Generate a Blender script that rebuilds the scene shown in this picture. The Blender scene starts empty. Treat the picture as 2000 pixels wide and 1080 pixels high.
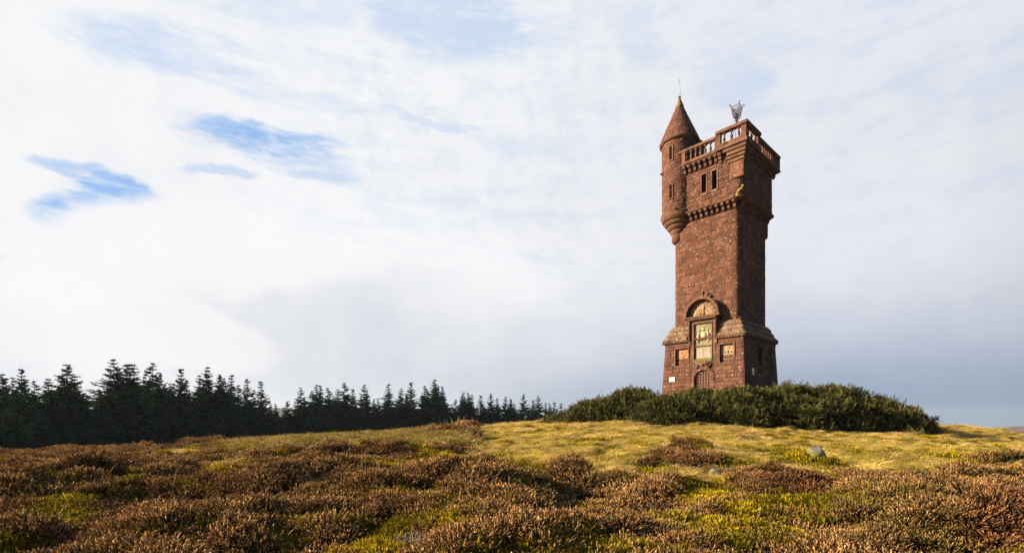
import bpy, math, random
import numpy as np
from mathutils import Vector, Matrix
R = math.radians
rnd = random.Random(7)
rng = np.random.default_rng(11)
sc = bpy.context.scene
COL = sc.collection

# ------------------------------------------------------------------ camera
EYE, FPX, PCX, HOR = 1.6, 955.0, 1000.0, 812.0
cam_d = bpy.data.cameras.new('camera'); cam = bpy.data.objects.new('camera', cam_d); COL.objects.link(cam)
cam.location = (0, 0, EYE); cam.rotation_euler = (R(90), 0, 0)
cam_d.sensor_width = 36.0; cam_d.lens = FPX / 2000 * 36.0
cam_d.shift_y = (HOR - 540.0) / 2000.0
cam_d.clip_start = 0.1; cam_d.clip_end = 20000
sc.camera = cam

# ------------------------------------------------------------------ light
SUN_EL = 21.0
SUN_DIR = Vector((-1.0, 0.02, 0)).normalized() * math.cos(R(SUN_EL)) + Vector((0, 0, math.sin(R(SUN_EL))))
sun_d = bpy.data.lights.new('sun', 'SUN'); sun_d.energy = 5.0; sun_d.angle = R(0.6); sun_d.color = (1.0, 0.815, 0.545)
sun = bpy.data.objects.new('sun', sun_d); COL.objects.link(sun); sun.location = (-60, 10, 60)
sun.rotation_euler = SUN_DIR.to_track_quat('Z', 'Y').to_euler()
sc.view_settings.view_transform = 'Standard'; sc.view_settings.look = 'None'
sc.view_settings.exposure = 1.3; sc.view_settings.gamma = 1.0
try: sc.view_settings.use_curve_mapping = False
except Exception: pass
sc.cycles.use_denoising = True
sc.cycles.max_bounces = 6; sc.cycles.volume_bounces = 0
sc.cycles.transparent_max_bounces = 8

# ------------------------------------------------------------------ node helpers
class NT:
    def __init__(s, tree): s.t = tree; s.n = tree.nodes; s.l = tree.links
    def node(s, typ, **kw):
        n = s.n.new(typ)
        for k, v in kw.items(): setattr(n, k, v)
        return n
    def put(s, sock, v):
        if isinstance(v, bpy.types.NodeSocket): s.l.new(v, sock)
        elif v is not None:
            try: sock.default_value = v
            except Exception: sock.default_value = (*v, 1.0)
    def math(s, op, a, b=None, c=None, clamp=False):
        n = s.node('ShaderNodeMath', operation=op, use_clamp=clamp)
        for i, v in enumerate((a, b, c)):
            if v is not None: s.put(n.inputs[i], v)
        return n.outputs[0]
    def vmath(s, op, a, b=None, scale=None):
        n = s.node('ShaderNodeVectorMath', operation=op)
        s.put(n.inputs[0], a)
        if b is not None: s.put(n.inputs[1], b)
        if scale is not None: s.put(n.inputs[3], scale)
        return n.outputs['Value'] if op in ('DOT_PRODUCT', 'LENGTH') else n.outputs[0]
    def noise(s, vec, scale, detail=3, rough=0.5, dist=0.0, out='Fac'):
        n = s.node('ShaderNodeTexNoise'); s.put(n.inputs['Vector'], vec)
        n.inputs['Scale'].default_value = scale; n.inputs['Detail'].default_value = detail
        n.inputs['Roughness'].default_value = rough; n.inputs['Distortion'].default_value = dist
        return n.outputs[out]
    def ramp(s, f, a, b, va=0.0, vb=1.0, smooth=True):
        n = s.node('ShaderNodeMapRange'); n.interpolation_type = 'SMOOTHSTEP' if smooth else 'LINEAR'
        s.put(n.inputs[0], f)
        for i, v in enumerate((a, b, va, vb)): s.put(n.inputs[i + 1], v)
        return n.outputs[0]
    def mix(s, f, a, b, mode='MIX'):
        n = s.node('ShaderNodeMix', data_type='RGBA', blend_type=mode)
        s.put(n.inputs[0], f); s.put(n.inputs[6], a); s.put(n.inputs[7], b)
        return n.outputs[2]
    def attr(s, name, typ='GEOMETRY', out='Fac'):
        n = s.node('ShaderNodeAttribute', attribute_name=name, attribute_type=typ)
        return n.outputs[out]

def c4(c): return (c[0], c[1], c[2], 1.0)

def new_mat(name):
    m = bpy.data.materials.new(name); m.use_nodes = True
    m.node_tree.nodes.clear(); t = NT(m.node_tree)
    out = t.node('ShaderNodeOutputMaterial')
    return m, t, out

# ------------------------------------------------------------------ world: sky with broken cloud
w = bpy.data.worlds.new('World'); sc.world = w; w.use_nodes = True; w.node_tree.nodes.clear()
t = NT(w.node_tree)
wo = t.node('ShaderNodeOutputWorld'); bg = t.node('ShaderNodeBackground'); bg.inputs[1].default_value = 0.05
t.l.new(bg.outputs[0], wo.inputs[0])
sky = t.node('ShaderNodeTexSky', sky_type='NISHITA'); sky.sun_disc = False
sky.sun_elevation = R(SUN_EL); sky.sun_rotation = math.atan2(SUN_DIR.x, SUN_DIR.y)
sky.air_density = 1.0; sky.dust_density = 0.6; sky.ozone_density = 1.6
tc = t.node('ShaderNodeTexCoord'); D = tc.outputs['Generated']
dirn = t.vmath('NORMALIZE', D)
sx = t.node('ShaderNodeSeparateXYZ'); t.put(sx.inputs[0], dirn)
dx, dy, dz = sx.outputs
up = t.math('MAXIMUM', dz, 0.0)
den = t.math('ADD', up, 0.16)
cv = t.node('ShaderNodeCombineXYZ')
t.put(cv.inputs[0], t.math('DIVIDE', dx, den)); t.put(cv.inputs[1], t.math('DIVIDE', dy, den)); cv.inputs[2].default_value = 3.7
plane = cv.outputs[0]
mp = t.node('ShaderNodeMapping'); t.put(mp.inputs[0], plane)
mp.inputs['Rotation'].default_value = (0, 0, R(-28)); mp.inputs['Scale'].default_value = (0.55, 1.5, 1)
stre = mp.outputs[0]
warp = t.vmath('SUBTRACT', t.noise(dirn, 5.0, 6, 0.6, out='Color'), (0.5, 0.5, 0.5))
warp2 = t.vmath('SUBTRACT', t.noise(stre, 1.6, 7, 0.62, out='Color'), (0.5, 0.5, 0.5))
wd = t.vmath('ADD', dirn, t.vmath('SCALE', warp, scale=0.075))
wd = t.vmath('ADD', wd, t.vmath('SCALE', warp2, scale=0.22))
def pdir(px, py): return Vector(((px - PCX) / FPX, 1.0, (HOR - py) / FPX)).normalized()
def hole(px, py, rx, ry, tilt=0.0, vec=None):
    d0 = pdir(px, py); k = d0.y / FPX          # k: how far the direction swings per unit of rx, ry
    ct, st = math.cos(R(tilt)), math.sin(R(tilt))
    ea, eb = Vector((ct, 0, st)), Vector((-st, 0, ct))
    ta = (ea - d0 * ea.dot(d0)) * k; tb = (eb - d0 * eb.dot(d0)) * k
    g11, g12, g22 = ta.dot(ta), ta.dot(tb), tb.dot(tb); det = g11 * g22 - g12 * g12
    A_ = (ta * g22 - tb * g12) / det; B_ = (tb * g11 - ta * g12) / det
    u = t.math('DIVIDE', t.vmath('DOT_PRODUCT', vec, tuple(A_)), rx)
    v = t.math('DIVIDE', t.vmath('DOT_PRODUCT', vec, tuple(B_)), ry)
    rr = t.math('ADD', t.math('MULTIPLY', u, u), t.math('MULTIPLY', v, v))
    front = t.math('GREATER_THAN', t.vmath('DOT_PRODUCT', vec, tuple(d0)), 0.0)
    g = t.math('MULTIPLY', t.ramp(rr, 2.6, 0.0, 0.0, 1.0), front)
    return g
def stretched(k, sx_=1.0, tilt=0.0):
    m_ = t.node('ShaderNodeMapping'); t.put(m_.inputs[0], dirn); m_.inputs['Rotation'].default_value = (0, R(tilt), 0); m_.inputs['Scale'].default_value = (k * sx_, k * sx_, k * 5.5); return m_.outputs[0]
wispv = stretched(1.0, 1.0, -7)
wisp = t.noise(wispv, 5.0, 9, 0.62, 0.5)
fine = t.noise(dirn, 26.0, 8, 0.68, 0.3)
soft = t.vmath('ADD', dirn, t.vmath('SCALE', t.vmath('SUBTRACT', t.noise(dirn, 7.0, 7, 0.6, out='Color'), (0.5, 0.5, 0.5)), scale=0.07))
wisp3 = t.noise(stretched(1.0, 1.0, -9), 14.0, 9, 0.66, 0.3)
tex_ = t.math('ADD', t.math('ADD', t.math('MULTIPLY', t.math('SUBTRACT', wisp, 0.5), 2.6), t.math('MULTIPLY', t.math('SUBTRACT', wisp3, 0.5), 2.4)), t.math('MULTIPLY', t.math('SUBTRACT', fine, 0.5), 1.0))
holes = None
for (px, py, rx, ry, tl, s_) in [(188, 414, 74, 28, 4, 1.0), (236, 372, 58, 20, -22, 1.0), (140, 324, 60, 12, -8, .6), (525, 276, 110, 22, -8, 0.85), (600, 322, 80, 20, -12, .45),
        (430, 324, 60, 7, -3, .5), (340, 100, 150, 38, -12, .42), (870, 35, 130, 60, -12, .42), (580, 20, 110, 26, -6, .25), (745, 15, 60, 22, 0, .28), (1060, 60, 60, 26, -10, .25), (1265, 90, 50, 30, -20, .25), (1425, 150, 75, 45, -50, .28), (560, 185, 170, 16, -12, .25), (830, 235, 90, 7, -10, .32), (1020, 495, 70, 7, -6, .22), (10, 510, 30, 8, 0, .4), (1480, 70, 90, 24, -10, .2)]:
    hh_ = hole(px, py, rx * 1.3, ry * 1.35, tl, soft)
    h_ = t.math('MULTIPLY', t.ramp(t.math('ADD', hh_, t.math('MULTIPLY', tex_, 1.1)), -.25, 1.55), t.math('MULTIPLY', t.ramp(hh_, 0.0, .9), s_ * 1.15))
    holes = h_ if holes is None else t.math('MAXIMUM', holes, h_)
cum = hole(600, 580, 440, 190, 0, soft)
n1 = t.noise(stre, 1.3, 8, 0.6, 0.4)
n2 = t.noise(plane, 0.8, 5, 0.55, 0.2)
veil = t.math('ADD', t.math('MULTIPLY', wisp, .55), t.math('MULTIPLY', fine, .45))
thin = t.math('MULTIPLY', t.math('MULTIPLY', t.ramp(veil, 0.42, 0.70, 0.0, 0.30), t.ramp(dz, 0.12, 0.5)), t.ramp(dx, -.62, -.25, .15, 1.0))
# away from the cloud bank in view the cover breaks up into clear sky with scattered cloud
fwd = t.math('ADD', t.vmath('DOT_PRODUCT', dirn, (-0.12, 0.93, -0.30)), t.math('MULTIPLY', t.math('SUBTRACT', n2, 0.5), 1.1))
cover_far = t.ramp(fwd, 0.02, -0.45, 0.0, 0.9)
clear = t.math('MAXIMUM', t.math('MAXIMUM', t.math('MULTIPLY', holes, t.ramp(cum, .48, .66, 1.0, 0.0)), thin), cover_far)
clear = t.math('MINIMUM', clear, 1.0)
# cloud tone: white towards the sun side, bluish grey low down and to the right
low = t.ramp(dz, 0.30, 0.0)
right = t.ramp(dx, -0.45, 0.65)
tone_n = t.noise(soft, 3.2, 8, 0.6)
grey = t.math('MULTIPLY', low, t.math('ADD', t.math('MULTIPLY', right, 0.85), 0.12), clamp=True)
grey = t.math('ADD', grey, t.math('MULTIPLY', t.math('SUBTRACT', tone_n, 0.5), 0.75), clamp=True)
grey = t.math('ADD', grey, t.math('MULTIPLY', t.math('SUBTRACT', fine, 0.5), 0.10), clamp=True)
grey = t.math('ADD', grey, t.math('MULTIPLY', hole(700, 640, 300, 105, -4, soft), .22), clamp=True)
grey = t.math('MULTIPLY', grey, t.ramp(hole(470, 470, 400, 90, 2, soft), .15, .9, 1.0, .15))
grey = t.math('MULTIPLY', grey, t.ramp(hole(330, 650, 200, 60, -10, soft), .2, .7, 1.0, .35))
cw = t.mix(t.ramp(right, 0.15, 1.0), c4((9.35, 9.35, 9.45)), c4((8.0, 8.15, 8.6)))
cw = t.mix(t.ramp(n1, .42, .62, 0.0, .28), cw, c4((8.0, 8.4, 9.2)))
cw = t.mix(t.ramp(cum, .3, .9), cw, c4((9.6, 9.55, 9.6)))
cloudc = t.mix(grey, cw, c4((3.8, 4.5, 5.8)))
low2 = t.math('MULTIPLY', t.ramp(dz, 0.13, 0.0), t.ramp(dx, -0.5, 0.5))
cloudc = t.mix(t.math('MULTIPLY', low2, 0.60), cloudc, c4((2.6, 3.4, 4.6)))
# unseen dark cloud added away from the sun to deepen the tower's shaded side
away = t.ramp(t.vmath('DOT_PRODUCT', dirn, (.80, -.60, -.1)), .02, .62)
cloudc = t.mix(t.math('MULTIPLY', away, .88), cloudc, c4((1.5, 1.8, 2.3)))
skyc = t.mix(0.85, sky.outputs[0], c4((3.3, 5.7, 9.6)))
final = t.mix(1.0, t.mix(clear, cloudc, skyc), c4((.81, .81, .81)), 'MULTIPLY')
# behind the camera: plain open sky between the clouds
final = t.mix(cover_far, final, sky.outputs[0])
t.l.new(final, bg.inputs[0])

# ------------------------------------------------------------------ object helpers
def link(o, parent=None):
    COL.objects.link(o)
    if parent is not None: o.parent = parent
    return o
def tag(o, label=None, cat=None, group=None, kind=None):
    if label: o['label'] = label
    if cat: o['category'] = cat
    if group: o['group'] = group
    if kind: o['kind'] = kind
    return o
def empty(name, loc=(0, 0, 0), rz=0.0, parent=None):
    o = bpy.data.objects.new(name, None); o.empty_display_size = 0.3
    o.location = loc; o.rotation_euler = (0, 0, rz); return link(o, parent)

def mesh_np(name, V, Fq, mats=None, smooth=False, attrs=None, midx=None):
    """V (n,3); Fq list/array of polygons all of the same size, or list of arrays"""
    me = bpy.data.meshes.new(name)
    V = np.asarray(V, dtype=np.float32)
    groups = Fq if isinstance(Fq, list) else [Fq]
    groups = [np.asarray(g, dtype=np.int32) for g in groups if len(g)]
    tot = sum(g.shape[0] for g in groups); lt = sum(g.size for g in groups)
    me.vertices.add(len(V)); me.vertices.foreach_set('co', V.ravel())
    me.loops.add(lt); me.polygons.add(tot)
    me.loops.foreach_set('vertex_index', np.concatenate([g.ravel() for g in groups]))
    sizes = np.concatenate([np.full(g.shape[0], g.shape[1], np.int32) for g in groups])
    st = np.concatenate([[0], np.cumsum(sizes)[:-1]]).astype(np.int32)
    me.polygons.foreach_set('loop_start', st)
    if smooth: me.polygons.foreach_set('use_smooth', np.ones(tot, bool))
    if midx is not None: me.polygons.foreach_set('material_index', np.asarray(midx, np.int32))
    for k, a in (attrs or {}).items():
        a = np.asarray(a, np.float32)
        if a.ndim == 1:
            at = me.attributes.new(k, 'FLOAT', 'POINT'); at.data.foreach_set('value', a)
        elif a.shape[1] == 3:
            at = me.attributes.new(k, 'FLOAT_VECTOR', 'POINT'); at.data.foreach_set('vector', a.ravel())
        else:
            at = me.attributes.new(k, 'FLOAT_COLOR', 'POINT'); at.data.foreach_set('color', a.ravel())
    me.update(calc_edges=True); me.validate()
    for m in (mats or []): me.materials.append(m)
    return me

class MB:
    """collects shapes, builds ONE mesh object"""
    def __init__(s): s.v = []; s.f = []; s.tone = []
    def add(s, vs, fs, tone=0.5):
        b = len(s.v); s.v += [tuple(p) for p in vs]; s.f += [tuple(i + b for i in f) for f in fs]
        s.tone += [tone] * len(vs); return s
    def box(s, x0, x1, y0, y1, z0, z1, tone=.5):
        vs = [(x, y, z) for z in (z0, z1) for y in (y0, y1) for x in (x0, x1)]
        return s.add(vs, [(0, 2, 3, 1), (4, 5, 7, 6), (0, 1, 5, 4), (2, 6, 7, 3), (0, 4, 6, 2), (1, 3, 7, 5)], tone)
    def loft(s, rings, closed=True, cap=True, tone=.5):
        n = len(rings[0]); vs = [p for r in rings for p in r]; fs = []
        for k in range(len(rings) - 1):
            for i in range(n if closed else n - 1):
                j = (i + 1) % n
                fs.append((k * n + i, k * n + j, (k + 1) * n + j, (k + 1) * n + i))
        if cap:
            fs.append(tuple(range(n))[::-1]); fs.append(tuple((len(rings) - 1) * n + i for i in range(n)))
        return s.add(vs, fs, tone)
    def lathe(s, cx, cy, prof, seg=24, cap=True):
        return s.loft([[(cx + r * math.cos(2 * math.pi * i / seg), cy + r * math.sin(2 * math.pi * i / seg), z) for i in range(seg)] for r, z in prof], cap=cap)
    def tube(s, pts, r, seg=6):
        rings = []; rs = r if isinstance(r, (list, tuple)) else [r] * len(pts)
        for i, p in enumerate(pts):
            p = Vector(p); a = Vector(pts[max(i - 1, 0)]); b = Vector(pts[min(i + 1, len(pts) - 1)])
            d = (b - a).normalized(); q = d.to_track_quat('Z', 'Y')
            rings.append([tuple(p + q @ Vector((rs[i] * math.cos(2 * math.pi * k / seg), rs[i] * math.sin(2 * math.pi * k / seg), 0))) for k in range(seg)])
        return s.loft(rings)
    def sphere(s, c, r, seg=10, rings=6, sc=(1, 1, 1)):
        rr = []
        for k in range(rings + 1):
            a = -math.pi / 2 + math.pi * k / rings; q = max(math.cos(a), .02)
            rr.append([(c[0] + r * sc[0] * q * math.cos(2 * math.pi * i / seg), c[1] + r * sc[1] * q * math.sin(2 * math.pi * i / seg), c[2] + r * sc[2] * math.sin(a)) for i in range(seg)])
        return s.loft(rr)
    def mesh(s, name, mat, smooth=False, bevel=0):
        me = bpy.data.meshes.new(name); me.from_pydata(s.v, [], s.f)
        at = me.attributes.new('tone', 'FLOAT', 'POINT'); at.data.foreach_set('value', s.tone)
        for m in (mat if isinstance(mat, (list, tuple)) else [mat]): me.materials.append(m)
        if smooth: me.polygons.foreach_set('use_smooth', [True] * len(me.polygons))
        me.update(); return me
    def build(s, name, mat, parent=None, smooth=False, bevel=0.0):
        o = bpy.data.objects.new(name, s.mesh(name, mat, smooth)); link(o, parent)
        if bevel:
            m = o.modifiers.new('bevel', 'BEVEL'); m.width = bevel; m.segments = 2; m.limit_method = 'ANGLE'
        return o

# ------------------------------------------------------------------ numpy noise
_perm = rng.random((512, 512)).astype(np.float32)
def vnoise(x, y):
    xi = np.floor(x).astype(int); yi = np.floor(y).astype(int); fx = x - xi; fy = y - yi
    fx = fx * fx * (3 - 2 * fx); fy = fy * fy * (3 - 2 * fy)
    g = lambda a, b: _perm[a & 511, b & 511]
    return (g(xi, yi) * (1 - fx) + g(xi + 1, yi) * fx) * (1 - fy) + (g(xi, yi + 1) * (1 - fx) + g(xi + 1, yi + 1) * fx) * fy
def fbm(x, y, s=1.0, o=4):
    a = 0; amp = .5; tot = 0
    for k in range(o):
        a = a + amp * vnoise(x * s * 2 ** k + 17.3 * k, y * s * 2 ** k + 9.1 * k); tot += amp; amp *= .5
    return a / tot
_j = rng.random((256, 256, 3)).astype(np.float32)
def domes(x, y, cell, r=0.75):
    """hummock tops: union of round domes, one per jittered cell, 0..1"""
    X = x / cell; Y = y / cell; xi = np.floor(X).astype(int); yi = np.floor(Y).astype(int); best = np.zeros_like(X)
    for a in (-1, 0, 1):
        for b in (-1, 0, 1):
            q = _j[(xi + a) & 255, (yi + b) & 255]
            d2 = ((X - (xi + a + q[..., 0])) ** 2 + (Y - (yi + b + q[..., 1])) ** 2) / (r * (.6 + .6 * q[..., 2])) ** 2
            best = np.maximum(best, np.sqrt(np.clip(1 - d2, 0, 1)) * (.55 + .45 * q[..., 2]))
    return best
def sstep(a, b, x):
    q = np.clip((x - a) / (b - a), 0, 1); return q * q * (3 - 2 * q)

# ------------------------------------------------------------------ terrain height
def PX(px, Y): return (px - PCX) / FPX * Y
ctrl = []
def cpt(px, Y, z=None, py=None):
    if py is not None: py += 955 * ((.66 if px <= 350 else .42) if px <= 900 else (.16 if px < 1850 else .62)) / Y
    if z is None: z = EYE - (py - HOR) / FPX * Y
    ctrl.append((PX(px, Y), Y, z))
for px in (-250, 200, 600, 1000, 1400, 1800, 2250): cpt(px, 5, -.12); cpt(px, 8, .02)
for px, d, py in [(0, 20, 883), (300, 21, 866), (500, 22, 856), (800, 26, 842), (1000, 29, 833), (1060, 30, 832), (1223, 27.5, 828), (1365, 27, 829), (1530, 26, 838), (1700, 25.5, 847), (1800, 25, 849), (1900, 27, 846), (2000, 30, 845.5), (-200, 20, 900), (2250, 30, 850)]:
    cpt(px, d, py=py)
for px, z in [(0, .02), (300, .15), (600, .24), (900, .28), (1200, .28), (1500, .25), (1800, .2), (2100, .15)]: cpt(px, 12, z)
ctrl += [(-36, 36, -1.3), (-25, 40, -1.2), (-12, 44, -.6), (-50, 55, -3.4), (-30, 62, -3.6), (-8, 75, -2.6), (0, 110, -2.2), (10, 60, .2), (6, 150, -3.4), (-25, 120, -5), (30, 70, -1.6), (60, 70, -4.5), (50, 45, -.8), (80, 120, -9), (45, 150, -8), (-60, 20, -2.5), (60, 15, -.6),
         (15.4, 36.2, 2.4), (12, 36, 2.25), (19, 36, 2.2), (15.4, 40, 2.1), (15.4, 33, 2.1), (25, 38, .8), (15, 48, .9), (7, 34, 1.45), (35, 37, .25), (30, 30, .52), (-60, 120, -7), (100, 60, -7)]
ctrl = np.array(ctrl)
def _k(r2): return r2 * np.log(r2 + 1e-9) * .5
def _solve():
    n = len(ctrl); P = ctrl[:, :2] / 30
    K = _k(((P[:, None] - P[None]) ** 2).sum(-1)); K[np.arange(n), np.arange(n)] = 2e-4
    A = np.zeros((n + 3, n + 3)); A[:n, :n] = K; A[:n, n] = 1; A[:n, n + 1:] = P; A[n, :n] = 1; A[n + 1:, :n] = P.T
    return np.linalg.solve(A, np.concatenate([ctrl[:, 2], np.zeros(3)])), P
_w, _P = _solve()
def base_z(x, y):
    x = np.asarray(x, float); y = np.asarray(y, float)
    xc = np.clip(x, -75, 95); yc = np.clip(y, -5, 150)
    X = xc / 30; Y = yc / 30; z = np.full(X.shape, _w[-3]) + _w[-2] * X + _w[-1] * Y
    for i in range(len(_P)): z = z + _w[i] * _k((X - _P[i, 0]) ** 2 + (Y - _P[i, 1]) ** 2)
    r = np.hypot(x, y); far = sstep(110, 420, r)
    pxb = PCX + FPX * x / np.maximum(y, 1); beh = y < 1
    val = -75 - 15 * fbm(x, y, 1 / 400, 3)
    # right hand moor about a kilometre off
    dep = np.interp(pxb, [1500, 1840, 1890, 1960, 2000, 2120, 2400], [.060, .036, .0250, .0215, .0190, .0150, .012])
    ridge = EYE - dep * np.maximum(y, 1)
    rr = np.exp(-((r - 1500) / 420) ** 2)
    hillr = np.where(beh, -60, ridge) + 1.5 * (fbm(x, y, 1 / 60, 4) - .5)
    wr = np.where(pxb > 1450, rr, 0) * (~beh)
    # left hand hills several kilometres off
    depl = np.interp(pxb, [-400, 0, 200, 540, 700, 900, 1300], [.012, .008, .010, .017, .012, -.004, -.02])
    hl = EYE + depl * np.maximum(y, 1) + 12 * (fbm(x, y, 1 / 500, 3) - .5)
    wl = np.exp(-((r - 2500) / 500) ** 2) * np.where(beh, 0, 1) * (pxb < 1350)
    zf = val * (1 - np.maximum(wr, wl)) + hillr * wr + hl * wl
    return z * (1 - far) + zf * far

# ------------------------------------------------------------------ vegetation regions
def inpoly(px, py, poly):
    r = np.zeros(px.shape, bool); n = len(poly)
    for i in range(n):
        x0, y0 = poly[i]; x1, y1 = poly[(i + 1) % n]
        c = ((y0 > py) != (y1 > py)) & (px < (x1 - x0) * (py - y0) / (y1 - y0 + 1e-9) + x0); r ^= c
    return r
GRASS = [(925, 852), (940, 700), (2600, 700), (2600, 890), (2000, 889), (1900, 888), (1878, 897), (1800, 908), (1707, 904), (1675, 912), (1640, 921), (1600, 930), (1560, 922), (1500, 918), (1450, 912), (1400, 922), (1312, 928), (1250, 925), (1200, 921), (1162, 924), (1125, 908), (1000, 905), (960, 893), (880, 884), (935, 868)]
MOSS = [(860, 905, 118, 24), (765, 928, 24, 14), (130, 980, 48, 20), (20, 1052, 40, 16), (408, 907, 34, 6), (475, 1038, 30, 12), (540, 1030, 45, 20), (800, 1030, 70, 28), (672, 992, 26, 9), (1385, 945, 68, 26), (1440, 978, 52, 12), (1435, 1022, 50, 15), (1258, 1066, 32, 14), (1098, 1022, 20, 10), (1555, 1020, 55, 30), (1637, 970, 22, 9), (1972, 960, 18, 6), (1515, 985, 18, 8), (1590, 898, 34, 14), (1440, 898, 50, 12), (1860, 893, 50, 7), (640, 960, 30, 9), (240, 930, 40, 6), (1850, 1065, 40, 10), (255, 905, 30, 5), (1650, 1070, 40, 8), (980, 1030, 30, 14), (330, 1060, 45, 12), (150, 925, 35, 5)]
SMALLG = [(354, 880, 52, 7), (60, 906, 60, 5), (120, 896, 16, 6), (430, 895, 25, 4), (250, 885, 30, 3)]
RUSH = [(440, 857), (560, 849), (760, 842), (905, 845), (936, 858), (925, 872), (800, 874), (640, 872), (520, 880), (435, 880)]
ISLAND = [(1258, 896), (1275, 876), (1310, 864), (1365, 863), (1405, 876), (1418, 896), (1380, 905), (1300, 903)]
def region(x, y):
    """weights of heather, grass, moss, rush, plus reddish heather, at ground points"""
    z = base_z(x, y) + .34
    yy = np.maximum(y, 2.0); px = PCX + FPX * x / yy; py = HOR - FPX * (z - EYE) / yy
    j1 = (fbm(x, y, 1.3, 3) - .5); j2 = (fbm(x + 40, y + 9, 1.3, 3) - .5)
    pxn = px + j1 * 900 / yy * 1.0; pyn = py + j2 * 900 / yy * .28
    g = inpoly(pxn, pyn, GRASS) & ~inpoly(pxn, pyn, ISLAND)
    g = np.where((px > 2100) | (px < -60), (y > 15) & (px > 2100), g)
    g |= (y > 46) & (x > -14) | (y < 3.2) & (fbm(x, y, .3, 3) > .62)
    for a, b, c, d in SMALLG: g |= ((pxn - a) / c) ** 2 + ((pyn - b) / d) ** 2 < 1
    ru = inpoly(pxn, pyn, RUSH)
    mo = np.zeros(px.shape)
    for a, b, c, d in MOSS: mo = np.maximum(mo, np.clip(1.35 - (((pxn - a) / c) ** 2 + ((pyn - b) / d) ** 2), 0, 1))
    off = (px < -40) | (px > 2040) | (py > 1110)
    mo = np.where(off, np.clip((fbm(x, y, .5, 3) - .66) * 12, 0, 1), mo)
    mo = np.maximum(mo, np.clip((fbm(x + 7, y + 3, 1.3, 3) - .585) * 9, 0, .60))
    g = g & ~ru; mo = np.where(ru, 0, mo)
    red = np.maximum(inpoly(pxn, pyn, [(1880, 965), (2300, 960), (2300, 1045), (1930, 1030), (1870, 1000)]), inpoly(pxn, pyn, [(1490, 925), (1600, 930), (1625, 955), (1540, 950), (1490, 948)])) * 1.0
    red = np.maximum(red, inpoly(pxn, pyn, ISLAND) * .5)
    return g, mo, ru, red
def tuss(x, y): return domes(x + .5 * fbm(x, y, 1.2, 2), y * 1.6, .62, .72)
def relief(x, y, g, mo, ru):
    d = domes(x + 1.1 * fbm(x, y, .9, 3), y * 1.25 + .9 * fbm(x + 9, y, 1.1, 3), 1.7, .72); d3 = domes(x + 11 + .5 * fbm(x, y, 1.8, 2), y * 1.3 + 4, .78, .66); d2 = domes(x + 31, y * 1.2 + 12, .52, .8)
    big = fbm(x, y, .33, 3) - .5
    he = .30 * d + .20 * d3 + .10 * d2 + .95 * (fbm(x + 77, y * 1.1, .42, 4) - .5) - .14
    gr = .22 * tuss(x, y) + .07 * d2 + .20 * big - .08
    m = he * .45 - .02 + .07 * d2
    r = -.04 + .28 * domes(x + 5, y, .75, .8) + .14 * d2
    wt = mo
    out = he * (1 - wt) + m * wt
    out = np.where(g, gr, out); out = np.where(ru, r, out)
    fade = sstep(60, 35, np.hypot(x, y - 10))
    return out * fade
def smooth_grid(Z, it=2):
    for _ in range(it):
        P = np.pad(Z, 1, mode='edge'); Z = (P[1:-1, 1:-1] * 2 + P[:-2, 1:-1] + P[2:, 1:-1] + P[1:-1, :-2] + P[1:-1, 2:]) / 6
    return Z
def axis(a, b, step, lo, hi, grow=1.16):
    mid = np.arange(a, b + 1e-6, step); L = []; p = a; s = step
    while p > lo: s = min(s * grow, 120); p -= s; L.append(p)
    Rr = []; p = b; s = step
    while p < hi: s = min(s * grow, 120); p += s; Rr.append(p)
    return np.concatenate([L[::-1], mid, Rr])
gx = axis(-30, 40, .165, -3300, 3300); gy = axis(1.4, 40, .165, -300, 3600)
GX, GY = np.meshgrid(gx, gy)
gG, gM, gR, gRed = region(GX, GY)
GZ0 = base_z(GX, GY)
REL = relief(GX, GY, gG, gM, gR)
REL = smooth_grid(REL, 1)
GZ = GZ0 + REL
ny, nx = GX.shape
def ground_z(x, y):
    """bilinear lookup in the finished terrain sheet, with normal"""
    x = np.asarray(x, float); y = np.asarray(y, float)
    i = np.clip(np.searchsorted(gx, x) - 1, 0, nx - 2); j = np.clip(np.searchsorted(gy, y) - 1, 0, ny - 2)
    fx = (x - gx[i]) / (gx[i + 1] - gx[i]); fy = (y - gy[j]) / (gy[j + 1] - gy[j])
    z00, z10, z01, z11 = GZ[j, i], GZ[j, i + 1], GZ[j + 1, i], GZ[j + 1, i + 1]
    z = z00 * (1 - fx) * (1 - fy) + z10 * fx * (1 - fy) + z01 * (1 - fx) * fy + z11 * fx * fy
    sxx = ((z10 - z00) * (1 - fy) + (z11 - z01) * fy) / (gx[i + 1] - gx[i])
    syy = ((z01 - z00) * (1 - fx) + (z11 - z10) * fx) / (gy[j + 1] - gy[j])
    return z, -sxx, -syy
def gz1(x, y): return float(ground_z(np.array([x]), np.array([y]))[0][0])

cols = np.zeros((ny, nx, 4), np.float32); cols[..., 3] = 1
n_a = fbm(GX, GY, .9, 4)[..., None]; n_b = fbm(GX + 50, GY, .35, 4)[..., None]
soil = np.array([.045, .032, .020]) * (.6 + .8 * n_a)
mossc = np.array([.20, .16, .015]) * (.5 + n_a)
k_ = sstep(.35, .6, n_b); grassc = (np.array([.50, .36, .10]) * k_ + np.array([.31, .265, .025]) * (1 - k_)) * (.6 + .7 * n_a)
rushc = np.array([.09, .085, .025]) * (.6 + .8 * n_a)
c = soil * (1 - gM[..., None]) + mossc * gM[..., None]
c = np.where(gG[..., None], grassc, c); c = np.where(gR[..., None], rushc, c)
rr = np.hypot(GX, GY)[..., None]
farc = np.where(GX[..., None] > 0, np.array([.165, .095, .085]) * (.7 + .6 * fbm(GX, GY, 1 / 45, 4)[..., None]), np.array([.07, .08, .06]))
greenfar = (GX > 0) & (fbm(GX, GY, 1 / 160, 2) > .56)
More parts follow.
